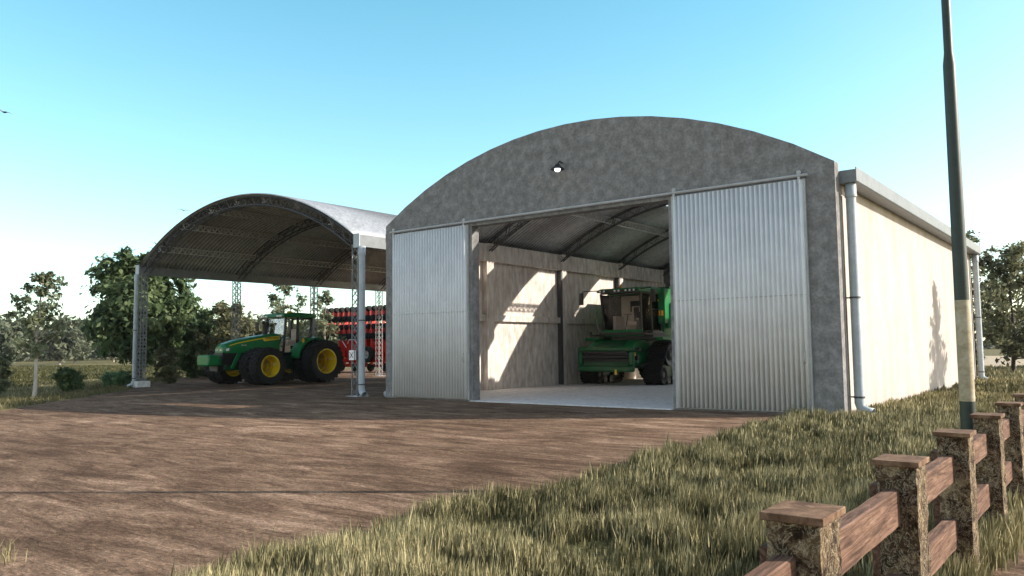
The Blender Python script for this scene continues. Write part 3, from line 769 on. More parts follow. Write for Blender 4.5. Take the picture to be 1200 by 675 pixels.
# hood: lofted sections along y
def loft(secs, closed=True):
    mb = MB(); vs = []; fs = []; n = len(secs[0])
    for s in secs: vs += s
    for i in range(len(secs) - 1):
        for k in range(n): a = i * n + k; b_ = i * n + (k + 1) % n; fs.append((a, b_, b_ + n, a + n))
    fs.append(tuple(range(n))[::-1]); fs.append(tuple((len(secs) - 1) * n + k for k in range(n)))
    mb.add(vs, fs); return mb
def hsec(y, w, zb, zt, sh=.12):
    return [(-w * .92, y, zb), (-w, y, zb + (zt - zb) * .55), (-w * .96, y, zt - sh), (-w * .72, y, zt - sh * .3), (-w * .3, y, zt), (w * .3, y, zt), (w * .72, y, zt - sh * .3), (w * .96, y, zt - sh), (w, y, zb + (zt - zb) * .55), (w * .92, y, zb)]
HOOD = [(-3.05, .36, 1.62, 1.90), (-2.92, .44, 1.60, 2.06), (-2.4, .50, 1.58, 2.22), (-1.6, .53, 1.60, 2.38), (-.8, .55, 1.62, 2.50), (-.1, .57, 1.60, 2.58), (.12, .57, 1.60, 2.60)]
hood = loft([hsec(*h) for h in HOOD]).build('hood', 'green', trac, bevel=.02)
# black grille and nose
g = loft([[(-.36, -3.06, 1.05), (-.42, -3.08, 1.4), (-.37, -3.06, 1.615), (.37, -3.06, 1.615), (.42, -3.08, 1.4), (.36, -3.06, 1.05)],
          [(-.52, -2.0, .95), (-.53, -2.0, 1.4), (-.52, -2.0, 1.62), (.52, -2.0, 1.62), (.53, -2.0, 1.4), (.52, -2.0, .95)]])
grille = g.build('grille', 'black', trac, bevel=.01)
b = MB()
for k in range(9): b.box(-.36, .36, -3.10, -3.07, 1.10 + k * .055, 1.12 + k * .055)
b.build('grille_slats', 'black', grille)
for s in (-1, 1):
    b = MB(); b.hexa([(s * .52, -2.75, .85), (s * .58, -2.75, .85), (s * .58, -2.55, .85), (s * .52, -2.55, .85), (s * .52, -2.35, 1.64), (s * .57, -2.35, 1.64), (s * .57, -2.12, 1.64), (s * .52, -2.12, 1.64)])
    b.build('grille_cheek', 'green', trac, bevel=.015)
for s in (-1, 1):
    MB().hexa([(s * .10, -3.08, 1.72), (s * .36, -3.04, 1.72), (s * .36, -2.98, 1.72), (s * .10, -3.0, 1.72), (s * .10, -3.03, 1.84), (s * .37, -2.98, 1.86), (s * .38, -2.9, 1.86), (s * .10, -2.9, 1.84)]).build('headlight', 'white', trac, bevel=.01)
    MB().hexa([(s * .42, -2.93, 1.70), (s * .475, -2.80, 1.70), (s * .44, -2.75, 1.70), (s * .40, -2.88, 1.70), (s * .43, -2.93, 1.82), (s * .482, -2.78, 1.86), (s * .44, -2.74, 1.86), (s * .40, -2.88, 1.82)]).build('headlight', 'white', trac, bevel=.008)
# yellow stripe on both sides (thin raised decal following the hood flank)
def hw(y):
    for i in range(len(HOOD) - 1):
        if HOOD[i][0] <= y <= HOOD[i + 1][0]:
            t = (y - HOOD[i][0]) / (HOOD[i + 1][0] - HOOD[i][0]); return [HOOD[i][k] * (1 - t) + HOOD[i + 1][k] * t for k in range(4)]
    return HOOD[-1]
for s in (-1, 1):
    mb = MB(); ys = [-2.75, -2.4, -1.9, -1.4, -.9, -.82, -.6, -.1, .08]
    pr = None; q = []
    for y in ys:
        _, w, zb, zt = hw(y); zt2 = zt - .13; th = .035 + .012 * (y + 2.75) if y < -.85 else .19
        za = zt2 - th; q.append((y, w + .012, za, zt2))
    for a, c in zip(q[:-1], q[1:]):
        mb.hexa([(s * (a[1] - .03), a[0], a[2]), (s * a[1], a[0], a[2]), (s * c[1], c[0], c[2]), (s * (c[1] - .03), c[0], c[2]),
                 (s * (a[1] - .05), a[0], a[3]), (s * (a[1] - .016), a[0], a[3]), (s * (c[1] - .016), c[0], c[3]), (s * (c[1] - .05), c[0], c[3])])
    st = mb.build('hood_stripe', 'yellow', trac)
    label_text('JOHN DEERE', .145, st, 'black', (s * .578, -.36, 2.345), (PI / 2 - .06, 0, PI / 2 * s))
    label_text('8R 410', .10, hood, 'white', (s * .552, -2.0, 1.98), (PI / 2, 0, PI / 2 * s))
# front weights
b = MB(); b.box(-.52, .52, -3.92, -3.28, .98, 1.52); b.box(-.30, .30, -3.28, -2.95, 1.0, 1.35); b.build('front_weight', 'green', trac, bevel=.07)
b = MB(); b.box(-.36, .36, -3.32, -3.05, .7, 1.0); b.build('weight_bracket', 'black', trac, bevel=.02)
# cab
def cab_frame(mb, pts_list, r=.045):
    for a, c in pts_list: mb.bar(a, c, r * 2)
cabb = [(-.86, .12, 1.62), (.86, .12, 1.62), (.86, 1.75, 1.85), (-.86, 1.75, 1.85)]
cabt = [(-.80, .30, 3.42), (.80, .30, 3.42), (.84, 1.95, 3.42), (-.84, 1.95, 3.42)]
b = MB(); cab_frame(b, [(cabb[i], cabt[i]) for i in range(4)], .05)
for s in (-1, 1): b.bar((s * .875, .98, 1.62), (s * .86, 1.02, 3.42), .11)
b.bar((-.86, .12, 1.62), (.86, .12, 1.62), .1); b.bar((-.84, 1.95, 3.40), (.84, 1.95, 3.40), .08)
b.box(-.9, .9, .12, 1.75, 1.42, 1.60)
b.build('cab_frame', 'black', trac, bevel=.01)
rf = loft([[(-.95, .05, 3.43), (-.98, .05, 3.55), (-.8, .12, 3.64), (.8, .12, 3.64), (.98, .05, 3.55), (.95, .05, 3.43)],
           [(-1.0, 1.0, 3.43), (-1.03, 1.0, 3.56), (-.85, 1.0, 3.70), (.85, 1.0, 3.70), (1.03, 1.0, 3.56), (1.0, 1.0, 3.43)],
           [(-.95, 2.15, 3.43), (-.98, 2.15, 3.56), (-.8, 2.1, 3.66), (.8, 2.1, 3.66), (.98, 2.15, 3.56), (.95, 2.15, 3.43)]]).build('cab_roof', 'green', trac, bevel=.03)
b = MB()
for x in (-.75, -.5, .5, .75): b.box(x - .09, x + .09, .0, .05, 3.46, 3.54)
b.build('roof_light', 'white', rf)
b = MB(); b.ball((0, 1.1, 3.74), .13, (1, 1, .55)); b.build('roof_dome', 'yellow', rf)
def quad(p, th=.01):
    a, b_, c, d = [Vector(x) for x in p]; n = (b_ - a).cross(d - a).normalized() * th / 2
    return MB().hexa([a - n, b_ - n, c - n, d - n, a + n, b_ + n, c + n, d + n])
for s in (-1, 1):
    quad([(s * .865, .17, 1.66), (s * .865, .93, 1.66), (s * .85, .97, 3.38), (s * .81, .34, 3.38)]).build('side_window', 'glass', trac, smooth=False)
    quad([(s * .87, 1.04, 1.66), (s * .865, 1.72, 1.88), (s * .85, 1.92, 3.38), (s * .85, 1.07, 3.38)]).build('side_window', 'glass', trac, smooth=False)
quad([(-.82, .12, 1.68), (.82, .12, 1.68), (.77, .30, 3.38), (-.77, .30, 3.38)]).build('windscreen', 'glass', trac, smooth=False)
quad([(-.82, 1.77, 1.9), (.82, 1.77, 1.9), (.80, 1.95, 3.36), (-.80, 1.95, 3.36)]).build('rear_window', 'glass', trac, smooth=False)
b = MB(); b.box(-.27, .27, .95, 1.45, 1.95, 2.10); b.box(-.25, .25, 1.40, 1.55, 2.05, 2.85); b.box(.3, .42, .8, 1.4, 2.1, 2.25); b.build('seat', 'beige', trac, bevel=.04)
b = MB(); b.lathe([(.17, 0), (.19, .012), (.21, 0), (.19, -.012), (.17, 0)], (0, .62, 2.42), 'Z', 20); b.tube([(0, .62, 2.42), (0, .35, 1.7)], .03, 8); b.box(-.18, .18, .61, .63, 2.41, 2.43); b.build('steering_wheel', 'black', trac)
b = MB(); b.box(-.80, .80, .15, 1.7, 1.605, 1.66); b.box(-.80, -.68, .9, 1.7, 1.66, 2.3); b.build('cab_interior', 'beige', trac)
# rear fenders
for s in (-1, 1):
    b = MB(); b.lathe([(RR_ + .06, -.40), (RR_ + .13, -.38), (RR_ + .15, 0), (RR_ + .13, .40), (RR_ + .06, .42)], (s * 1.18, RYa, RR_), 'X', 22, math.radians(28), math.radians(172))
    b.build('rear_fender', 'green', trac, solid=.03)
    b = MB(); b.prism([(RYa - 1.18, 1.30), (RYa - .9, 1.0), (RYa + .6, 1.5), (RYa + .8, 1.95), (RYa + .25, 2.20), (RYa - .3, 2.22), (RYa - .85, 1.98)], 'X', s * .80, s * .90); b.build('inner_fender', 'green', trac, bevel=.02)
# exhaust, mirrors, steps, tank, hitch
b = MB(); b.tube([(-.60, .02, 1.9), (-.60, .02, 2.55), (-.60, .02, 3.10), (-.60, -.12, 3.22)], [.14, .14, .12, .08], 14); b.build('exhaust', 'black', trac)
for s in (-1, 1):
    b = MB(); b.tube([(s * .84, .3, 3.30), (s * 1.35, .1, 3.28), (s * 1.42, .1, 3.2)], .018, 6); b.box(s * 1.42 - .12, s * 1.42 + .12, .06, .12, 2.75, 3.2); b.build('mirror', 'black', trac, bevel=.012)
b = MB(); b.box(.48, .95, -.25, .75, .78, 1.45); b.build('fuel_tank', 'darkgreen', trac, bevel=.09)
b = MB(); b.box(-.95, -.48, -.25, .75, .78, 1.45); b.build('fuel_tank', 'darkgreen', trac, bevel=.09)
b = MB()
for k in range(4): b.box(.98, 1.28, .05, .5, .45 + k * .3, .48 + k * .3)
b.bar((1.0, .04, .45), (1.0, .04, 1.6), .03); b.bar((1.0, .52, .45), (1.0, .52, 1.6), .03)
b.bar((1.27, .04, .45), (1.27, .04, .8), .03); b.bar((1.27, .52, .45), (1.27, .52, .8), .03); b.build('step_ladder', 'black', trac)
b = MB(); b.box(.98, 1.3, -.05, .02, .62, .70); b.build('step_reflector', 'yellow', trac)
b = MB(); b.box(-.3, .3, 2.3, 2.9, .5, .7); b.bar((-.4, 2.3, .9), (-.4, 3.1, .6), .09); b.bar((.4, 2.3, .9), (.4, 3.1, .6), .09); b.bar((-.25, 2.2, 1.6), (-.2, 3.0, 1.0), .07); b.build('rear_hitch', 'black', trac)
for s in (-1, 1): MB().box(s * 1.45 - .05, s * 1.45 + .05, .9, .97, 2.1, 2.3).build('indicator', 'amber', trac)

# --- combine harvester: front = -Y
H0 = (-17.98, 31.35, .032)
comb = empty('combine_harvester', H0, 'green combine harvester on rubber tracks parked inside the barn', 'combine')
ORG[comb.name] = Vector((0, 0, 0))
def track(parent, cx, y0, w=.86):
    # belt outline (y,z): triangular, tall front drive wheel
    circ = [((y0 + .42, .44), .43), ((y0 + 2.05, .44), .43), ((y0 + 1.15, 1.30), .54)]
    pts = []
    order = [(circ[0], 150, 270), (circ[1], 270, 390), (circ[2], 35, 145)]
    for (c, r), a0, a1 in order:
        for k in range(9): a = math.radians(a0 + (a1 - a0) * k / 8); pts.append((c[0] + r * math.cos(a), c[1] + r * math.sin(a)))
    b = MB(); n = len(pts); vs = []; fs = []
    cy, cz = sum(p[0] for p in pts) / n, sum(p[1] for p in pts) / n
    for x in (cx - w / 2, cx + w / 2):
        vs += [(x, p[0], p[1]) for p in pts]
        for p in pts:
            d = Vector((p[0] - cy, p[1] - cz)).normalized() * .05; vs.append((x, p[0] - d.x, p[1] - d.y))
    for k in range(n):
        j = (k + 1) % n
        fs += [(k, j, 2 * n + j, 2 * n + k), (n + k, n + j, 3 * n + j, 3 * n + k), (k, j, n + j, n + k), (2 * n + k, 2 * n + j, 3 * n + j, 3 * n + k)]
    b.add(vs, fs)
    # lugs: walk along the belt
    P = [Vector(p) for p in pts]; per = sum((P[(i + 1) % n] - P[i]).length for i in range(n)); m = int(per / .15); acc = 0; i = 0; seg = (P[1] - P[0]).length; done = 0
    for q in range(m):
        s_ = per * q / m
        while s_ > done + seg + 1e-9: done += seg; i += 1; seg = (P[(i + 1) % n] - P[i % n]).length
        t = (s_ - done) / max(seg, 1e-6); p = P[i % n] * (1 - t) + P[(i + 1) % n] * t; tg = (P[(i + 1) % n] - P[i % n]).normalized(); nr = Vector((tg.y, -tg.x))
        for sx in (-1, 1):
            vv = []
            for hgt in (0, .05):
                for xx, sh in ((.02, .09), (w / 2, -.05)):
                    for ww in (-.028, .028): 
                        c = p + tg * (sh + ww) + nr * hgt; vv.append((cx + sx * xx, c.x, c.y))
            o = vv; b.hexa([o[0], o[1], o[3], o[2], o[4], o[5], o[7], o[6]])
    t_ = b.build('rubber_track', 'tyre', parent)
    wl = MB()
    for (c, r) in circ:
        wl.lathe([(.001, -w * .38), (r - .09, -w * .40), (r - .05, -w * .40), (r - .05, w * .40), (r - .09, w * .40), (r * .5, w * .30), (.12, w * .42), (.001, w * .42)], (cx, c[0], c[1]), 'X', 24)
    for k in (.95, 1.5): wl.lathe([(.001, -w * .38), (.17, -w * .4), (.17, w * .4), (.001, w * .38)], (cx, y0 + k, .21), 'X', 16)
    wl.build('track_wheels', 'black', t_)
    fr = MB(); fr.hexa([(cx - .2, y0 + .35, .35), (cx + .2, y0 + .35, .35), (cx + .2, y0 + 2.1, .35), (cx - .2, y0 + 2.1, .35), (cx - .2, y0 + .95, 1.1), (cx + .2, y0 + .95, 1.1), (cx + .2, y0 + 1.35, 1.1), (cx - .2, y0 + 1.35, 1.1)])
    fr.build('track_frame', 'darkgreen', t_)
for s in (-1, 1): track(comb, s * 1.62, -.35)
b = MB(); b.box(-1.3, 1.3, .5, 1.2, .7, 1.15); b.build('front_axle', 'darkgreen', comb, bevel=.03)
for s in (-1, 1): tyre_parts(comb, s * 1.35, 5.1, .78, .6, .42, s, 'rear_wheel', lugs=18, inner=True)
# body
body = loft([[(-1.45, 1.15, 1.95), (-1.52, 1.15, 3.4), (-1.45, 1.15, 4.15), (1.45, 1.15, 4.15), (1.52, 1.15, 3.4), (1.45, 1.15, 1.95)],
             [(-1.55, 1.7, 1.95), (-1.68, 1.7, 3.4), (-1.55, 1.7, 4.25), (1.55, 1.7, 4.25), (1.68, 1.7, 3.4), (1.55, 1.7, 1.95)],
             [(-1.55, 4.6, 1.3), (-1.68, 4.6, 3.2), (-1.55, 4.6, 4.15), (1.55, 4.6, 4.15), (1.68, 4.6, 3.2), (1.55, 4.6, 1.3)],
             [(-1.3, 7.2, 1.5), (-1.4, 7.2, 2.6), (-1.2, 7.2, 3.3), (1.2, 7.2, 3.3), (1.4, 7.2, 2.6), (1.3, 7.2, 1.5)]]).build('body', 'green', comb, bevel=.05)
b = MB(); b.box(-1.1, 1.1, .6, 5.5, .95, 1.7); b.build('under_body', 'darkgreen', comb, bevel=.05)
b = MB()
for s in (-1, 1):
    for y in (1.9, 3.2): b.box(s * 1.665 - .02, s * 1.665 + .02, y, y + 1.2, 2.1, 3.1)
b.build('side_panels', 'green', body, bevel=.02)
b = MB(); b.hexa([(-1.2, 1.9, 4.1), (1.2, 1.9, 4.1), (1.2, 4.2, 4.1), (-1.2, 4.2, 4.1), (-1.5, 1.8, 4.4), (1.5, 1.8, 4.4), (1.5, 4.5, 4.4), (-1.5, 4.5, 4.4)]); b.build('grain_tank', 'darkgreen', comb, bevel=.03)
b = MB(); b.box(1.28, 1.66, .95, 1.8, 2.7, 4.28); b.build('tank_shoulder', 'green', comb, bevel=.04)
b = MB(); b.tube([(1.62, 1.5, 2.5), (1.70, 1.6, 3.55), (1.68, 2.0, 3.7), (1.5, 7.6, 3.75)], .17, 14); b.build('unloading_auger', 'green', comb)
CABOFF = Vector((-.36, -.62, -.32)); _o = ORG[comb.name]; ORG[comb.name] = CABOFF
# cab
cb = [(-.92, -1.15, 2.02), (.92, -1.15, 2.02), (1.0, .45, 2.02), (-1.0, .45, 2.02)]
ct = [(-1.0, -1.35, 3.72), (1.0, -1.35, 3.72), (1.0, .45, 3.72), (-1.0, .45, 3.72)]
b = MB(); cab_frame(b, [(cb[i], ct[i]) for i in (0, 1, 2, 3)], .04)
for s in (-1, 1): b.bar((s * .99, -.35, 2.02), (s * 1.01, -.45, 3.72), .06)
b.bar(cb[0], cb[1], .09); b.bar(ct[0], ct[1], .06)
b.build('cab_frame', 'black', comb)
b = MB(); b.box(-1.15, 1.15, -1.25, .55, 1.86, 2.0); b.box(-.75, 1.35, -.9, .55, 1.66, 1.858); b.build('cab_floor', 'black', comb, bevel=.02)
b = MB(); b.hexa([(-.95, -1.18, 1.82), (.95, -1.18, 1.82), (.95, -1.0, 1.82), (-.95, -1.0, 1.82), (-.98, -1.27, 2.1), (.98, -1.27, 2.1), (.98, -1.17, 2.1), (-.98, -1.17, 2.1)]); b.build('cab_sill', 'green', comb, bevel=.01)
quad([(-.90, -1.16, 2.1), (.90, -1.16, 2.1), (.97, -1.35, 3.68), (-.97, -1.35, 3.68)]).build('windscreen', 'glass', comb, smooth=False)
for s in (-1, 1):
    quad([(s * .93, -1.12, 2.08), (s * .99, -.38, 2.08), (s * 1.01, -.48, 3.68), (s * 1.0, -1.32, 3.68)]).build('side_window', 'glass', comb, smooth=False)
    quad([(s * .99, -.32, 2.08), (s * 1.0, .42, 2.08), (s * 1.0, .42, 3.68), (s * 1.01, -.42, 3.68)]).build('side_window', 'glass', comb, smooth=False)
rf = loft([[(-1.05, -1.62, 3.76), (-1.08, -1.60, 3.86), (-.9, -1.5, 3.93), (.9, -1.5, 3.93), (1.08, -1.60, 3.86), (1.05, -1.62, 3.76)],
           [(-1.12, -.4, 3.74), (-1.15, -.4, 3.93), (-.95, -.4, 4.02), (.95, -.4, 4.02), (1.15, -.4, 3.93), (1.12, -.4, 3.74)],
           [(-1.12, .6, 3.74), (-1.15, .6, 3.93), (-.95, .6, 4.0), (.95, .6, 4.0), (1.15, .6, 3.93), (1.12, .6, 3.74)]]).build('cab_roof', 'green', comb, bevel=.03)
b = MB(); b.box(-1.02, 1.02, -1.645, -1.60, 3.765, 3.85); b.build('light_bar', 'black', rf, smooth=False)
for x in (-.85, -.65, -.1, .1, .45, .65, .85): MB().lathe([(.001, -.02), (.05, -.02), (.05, 0)], (x, -1.65, 3.81), 'Y', 10).build('work_light', 'white', rf)
b = MB(); b.lathe([(.05, 0), (.06, .1), (.04, .14), (.001, .15)], (-.2, -.9, 3.99), 'Z', 12); b.build('beacon', 'amber', rf)
b = MB(); b.box(-.95, .95, .38, .46, 2.0, 3.7); b.box(-.95, -.80, -.4, .38, 2.0, 2.75); b.build('cab_interior', 'beige', comb, bevel=.01)
b = MB(); b.box(-.45, .55, .34, .378, 2.95, 3.45); b.build('rear_cab_window', 'black', comb)
b = MB(); b.box(-.30, .25, -.35, .2, 2.3, 2.48); b.box(-.28, .23, .15, .32, 2.4, 3.2); b.box(.28, .42, -.45, .15, 2.55, 2.66); b.build('seat', 'beige', comb, bevel=.04)
b = MB(); b.box(-.14, .09, .09, .15, 2.5, 3.15); b.build('seat_pad', 'black', comb)
b = MB(); b.lathe([(.17, 0), (.19, .012), (.21, 0), (.19, -.012), (.17, 0)], (0, -.68, 2.80), 'Z', 20); b.tube([(0, -.68, 2.80), (0, -.95, 2.05)], .035, 8); b.box(-.18, .18, -.69, -.67, 2.79, 2.81); b.build('steering_wheel', 'black', comb)
b = MB(); b.box(.42, .72, -.70, -.64, 2.62, 2.90); b.box(.5, .62, -.66, -.6, 2.05, 2.62); b.box(.3, .8, -.5, .1, 2.05, 2.5); b.build('control_monitor', 'black', comb, bevel=.01)
ORG[comb.name] = _o
# feeder house
fh = loft([[(-1.22, -1.35, .80), (-1.22, -1.35, 1.62), (1.22, -1.35, 1.62), (1.22, -1.35, .80)], [(-1.14, -.6, .85), (-1.14, -.6, 1.92), (1.14, -.6, 1.92), (1.14, -.6, .85)], [(-1.02, 1.0, 1.2), (-1.02, 1.0, 2.25), (1.02, 1.0, 2.25), (1.02, 1.0, 1.2)]]).build('feeder_house', 'green', comb, bevel=.05)
b = MB()
b.box(-1.40, 1.40, -1.60, -1.36, 1.48, 1.68); b.box(-1.40, 1.40, -1.57, -1.36, .60, .86); b.box(-1.40, -1.16, -1.58, -1.36, .86, 1.48); b.box(1.16, 1.40, -1.58, -1.36, .86, 1.48)
b.build('feeder_frame', 'midgreen', fh, bevel=.07)
b = MB(); b.box(-1.15, 1.15, -1.42, -1.34, .87, 1.47); b.tube([(-1.15, -1.48, 1.24), (1.15, -1.48, 1.24)], .10, 12); b.build('feeder_mouth', 'black', fh)
b = MB(); b.hexa([(-1.12, -1.55, .87), (1.12, -1.55, .87), (1.12, -1.43, .87), (-1.12, -1.43, .87), (-1.12, -1.46, 1.04), (1.12, -1.46, 1.04), (1.12, -1.43, 1.04), (-1.12, -1.43, 1.04)]); b.build('feeder_bar', 'darkgreen', fh)
b = MB(); b.box(-1.1, 1.1, -1.58, -1.47, 1.41, 1.475); b.build('feeder_lip', 'black', fh)
b = MB(); b.hexa([(-.7, -1.2, 1.69), (.7, -1.2, 1.69), (.62, -.66, 1.91), (-.62, -.66, 1.91), (-.7, -1.2, 1.73), (.7, -1.2, 1.73), (.62, -.66, 1.95), (-.62, -.66, 1.95)]); b.build('feeder_cover', 'darkgreen', fh, bevel=.01)
b = MB(); b.tube([(1.20, -1.0, 1.2), (1.36, -1.0, 1.2)], .11, 12); b.tube([(1.18, -.9, 1.55), (1.38, -.9, 1.55)], .08, 10); b.tube([(1.28, -1.1, .8), (1.33, -.4, .9), (1.35, .1, 1.0)], .03, 6)
b.tube([(1.24, -1.2, 1.4), (1.38, -.9, 1.6), (1.33, -.4, 1.4), (1.30, .1, 1.6)], .025, 6); b.tube([(1.0, -1.1, .8), (1.1, .6, .9)], .05, 8); b.build('feeder_hoses', 'black', fh)
MB().box(1.28, 1.36, -1.34, -1.24, 1.28, 1.42).build('warning_tag', 'yellow', fh)
MB().box(.52, .62, -1.62, -1.60, .48, .70).build('warning_tag', 'yellow', fh)
b = MB(); b.ball((1.33, -1.05, 1.02), .05); b.build('coupler', 'steel', fh)
b = MB(); b.box(1.1, 2.0, .0, 1.4, 1.95, 2.1); b.build('track_guard', 'green', comb, bevel=.04)
b = MB(); b.box(-2.0, -1.1, .0, 1.4, 1.95, 2.1); b.build('track_guard', 'green', comb, bevel=.04)
ORG[comb.name] = CABOFF
# mirrors and rails
for s in (-1, 1):
    b = MB(); b.tube([(s * 1.0, -1.45, 3.86), (s * 1.68, -1.7, 3.86), (s * 1.80, -1.72, 3.74)], .025, 6); b.box(s * 1.80 - .10, s * 1.80 + .10, -1.76, -1.68, 3.25, 3.78); b.build('mirror', 'black', comb, bevel=.02)
b = MB(); b.tube([(-1.1, -1.0, 2.0), (-1.35, -1.1, 2.2), (-1.42, -1.1, 2.9), (-1.25, -1.1, 3.05), (-1.12, -1.05, 2.95)], .02, 6); b.tube([(-1.1, -.3, 2.0), (-1.4, -.3, 2.1), (-1.42, -.3, 2.9), (-1.42, -1.1, 2.9)], .02, 6)
b.build('handrail', 'steel', comb)
b = MB(); b.box(-1.65, -1.1, -1.3, .3, 1.83, 1.91); b.box(-1.65, -1.58, -1.3, -1.2, 1.91, 2.05); b.build('side_platform', 'black', comb, bevel=.01)
ORG[comb.name] = _o
b = MB(); b.box(1.15, 1.75, -.4, .5, 2.28, 2.36); b.tube([(1.72, -.35, 2.36), (1.72, -.35, 3.3), (1.72, .45, 3.3), (1.72, .45, 2.36)], .02, 6); b.build('side_platform', 'black', comb)
for z in (2.75, 2.87):
    for x in (1.44, 1.54): MB().box(x - .05 , x + .04, .90, .948, z + .30, z + .41).build('reflector', 'amber', body)
MB().box(1.30, 1.37, .90, .948, 3.7, 3.78).build('reflector', 'amber', body)

ORG[comb.name] = _o
MB().box(-1.1, 1.1, .2, 1.2, 1.9, 2.45).build('cab_mount', 'black', comb, bevel=.03)
# --- red seed drill behind the shed
S0 = (-46.2, 42.0, 0)
sd = empty('seed_drill', S0, 'red folded seed drill with rows of black press wheels behind the tractor', 'seed drill'); ORG[sd.name] = Vector((0, 0, 0))
b = MB()
b.bar((-5.0, 0, 1.05), (5.0, 0, 1.05), .30); b.bar((-5.0, .9, 1.3), (5.0, .9, 1.3), .25); b.bar((-5.0, .2, 2.55), (5.0, .2, 2.55), .22); b.bar((-5.0, .2, 3.6), (5.0, .2, 3.6), .22)
for x in (-4.9, -3.2, -1.6, 0, 1.6, 3.2, 4.9): b.bar((x, .2, .9), (x, .2, 4.2), .18)
b.box(-5.0, 5.0, .1, .2, .35, .62)
b.build('frame', 'red', sd, bevel=.02)
b = MB(); b.hexa([(-4.6, -.3, 1.2), (-.8, -.3, 1.2), (-.8, .6, 1.2), (-4.6, .6, 1.2), (-5.0, -.6, 2.45), (-.5, -.6, 2.45), (-.5, .7, 2.45), (-5.0, .7, 2.45)])
b.build('seed_hopper', 'red', sd, bevel=.05)
b = MB(); b.hexa([(.8, -.3, 1.2), (4.6, -.3, 1.2), (4.6, .6, 1.2), (.8, .6, 1.2), (.5, -.6, 2.3), (5.0, -.6, 2.3), (5.0, .7, 2.3), (.5, .7, 2.3)])
b.build('seed_hopper', 'red', sd, bevel=.05)
row = None
def rowunit():
    a = MB(); a.bar((0, 0, 0), (0, -.42, .22), .10); a.box(-.13, .13, -.50, -.18, .10, .62); a.bar((0, -.1, -.05), (0, -.55, -.12), .07); 
    a.bar((0, -.2, .5), (0, -.4, .66), .09)
    o = a.build('row_unit', 'red', sd, bevel=.01)
    w = MB()
    for dx, dy, dz, r in ((-.10, -.62, .0, .25), (.10, -.62, .0, .25), (-.09, -.48, .74, .22), (.09, -.48, .74, .22)):
        w.lathe([(.04, -.045), (r - .04, -.05), (r, -.03), (r, .03), (r - .04, .05), (.04, .045)], (dx, dy, dz), 'X', 16)
    w.tube([(-.1, -.62, .0), (.1, -.62, .0)], .05, 8); w.tube([(-.09, -.48, .74), (.09, -.48, .74)], .05, 8); w.bar((0, -.62, .0), (0, -.48, .74), .05)
    wo = w.build('press_wheels', 'tyre', o)
    h = MB(); h.lathe([(.001, -.06), (.07, -.055), (.07, .055), (.001, .06)], (0, -.62, .02), 'X', 10); h.build('wheel_hub', 'steel', wo)
    return o
ru = rowunit(); first = True
b = MB()
for k in range(17): b.bar((-4.85 - .31 + k * .63, -.45, .55), (-4.85 - .31 + k * .63, -.45, 4.75), .15); b.bar((-4.85 - .31 + k * .63, -.45, 3.7), (-4.85 - .31 + k * .63, .2, 3.6), .1); b.bar((-4.85 - .31 + k * .63, -.45, 1.2), (-4.85 - .31 + k * .63, .1, 1.1), .1)
b.build('upright_bars', 'red', sd)
b = MB(); b.box(-5.05, 5.05, .32, .37, .7, 3.5); b.build('back_panel', 'red', sd)
for z, off in ((4.12, 0), (2.75, .0)):
    for k in range(16):
        x = -4.85 + k * .63 + off
        if x > 4.9: continue
        o = ru if first else copy_tree(ru, sd)
        o.location = (x, .0, z); first = False
# wheels, hoses, lights
def bigwheel(x, y, r=.62):
    t = MB(); t.lathe([(r * .5, -.16), (r * .8, -.2), (r - .04, -.18), (r, -.1), (r, .1), (r - .04, .18), (r * .8, .2), (r * .5, .16)], (x, y, 1.35), 'Y', 28)
    o = t.build('support_wheel', 'tyre', sd); q = MB(); q.lathe([(r * .52, -.12), (r * .3, -.05), (.001, -.08)], (x, y, 1.35), 'Y', 24); q.build('wheel_rim', 'steel', o)
for x in (-3.9, .45, 3.6): bigwheel(x, -.85)
b = MB()
for x in (-2.9, -1.4): b.tube([(x - .6, -.7, 2.2), (x - .3, -.8, 2.5), (x + .3, -.8, 2.5), (x + .8, -.75, 1.9)], .035, 6)
b.build('hoses', 'white', sd)
b = MB(); b.bar((-2.2, -.4, 1.0), (-1.9, -4.0, .7), .2); b.bar((-1.6, -.4, 1.0), (-1.9, -4.0, .7), .2); b.build('drawbar', 'red', sd)
MB().box(-2.45, -2.25, -.75, -.7, .95, 1.12).build('marker_lamp', 'amber', sd)
for x in (-4.6, -3.2, -1.6, .2, 1.8, 3.4):
    b = MB(); b.lathe([(.05, -.12), (.30, -.10), (.34, 0), (.30, .10), (.05, .12)], (x, -.3, .36), 'X', 18); b.build('ground_wheel', 'tyre', sd)

# ------------------------------------------------------------------ trees
def leaf_cloud(cent, nrm, per, spread, size, seed, up=.4, elong=2.0):
    r = np.random.default_rng(seed); n = len(cent) * per
    c = np.repeat(cent, per, 0) + (lambda g: g / (np.linalg.norm(g, axis=1)[:, None] + 1e-9))(r.normal(0, 1, (n, 3))) * (r.random(n) ** .9)[:, None] * 2.0 * np.repeat(spread, per)[:, None] * np.array([1, 1, .7])
    d = np.repeat(nrm, per, 0) + r.normal(0, .8, (n, 3)); d[:, 2] += up
    d /= np.linalg.norm(d, axis=1)[:, None] + 1e-9                   # leaf normal
    a = r.normal(0, 1, (n, 3)); u = np.cross(d, a); u /= np.linalg.norm(u, axis=1)[:, None] + 1e-9; v = np.cross(d, u)
    s = size * (.6 + .8 * r.random(n))[:, None]
    V = np.stack([c - u * s * elong * .5, c + v * s * .5 + d * s * .12, c + u * s * elong * .5, c - v * s * .5 + d * s * .12], 1).reshape(-1, 3)
    b = np.arange(n) * 4; F = np.stack([b, b + 1, b + 2, b + 3], 1)
    return V, F, n
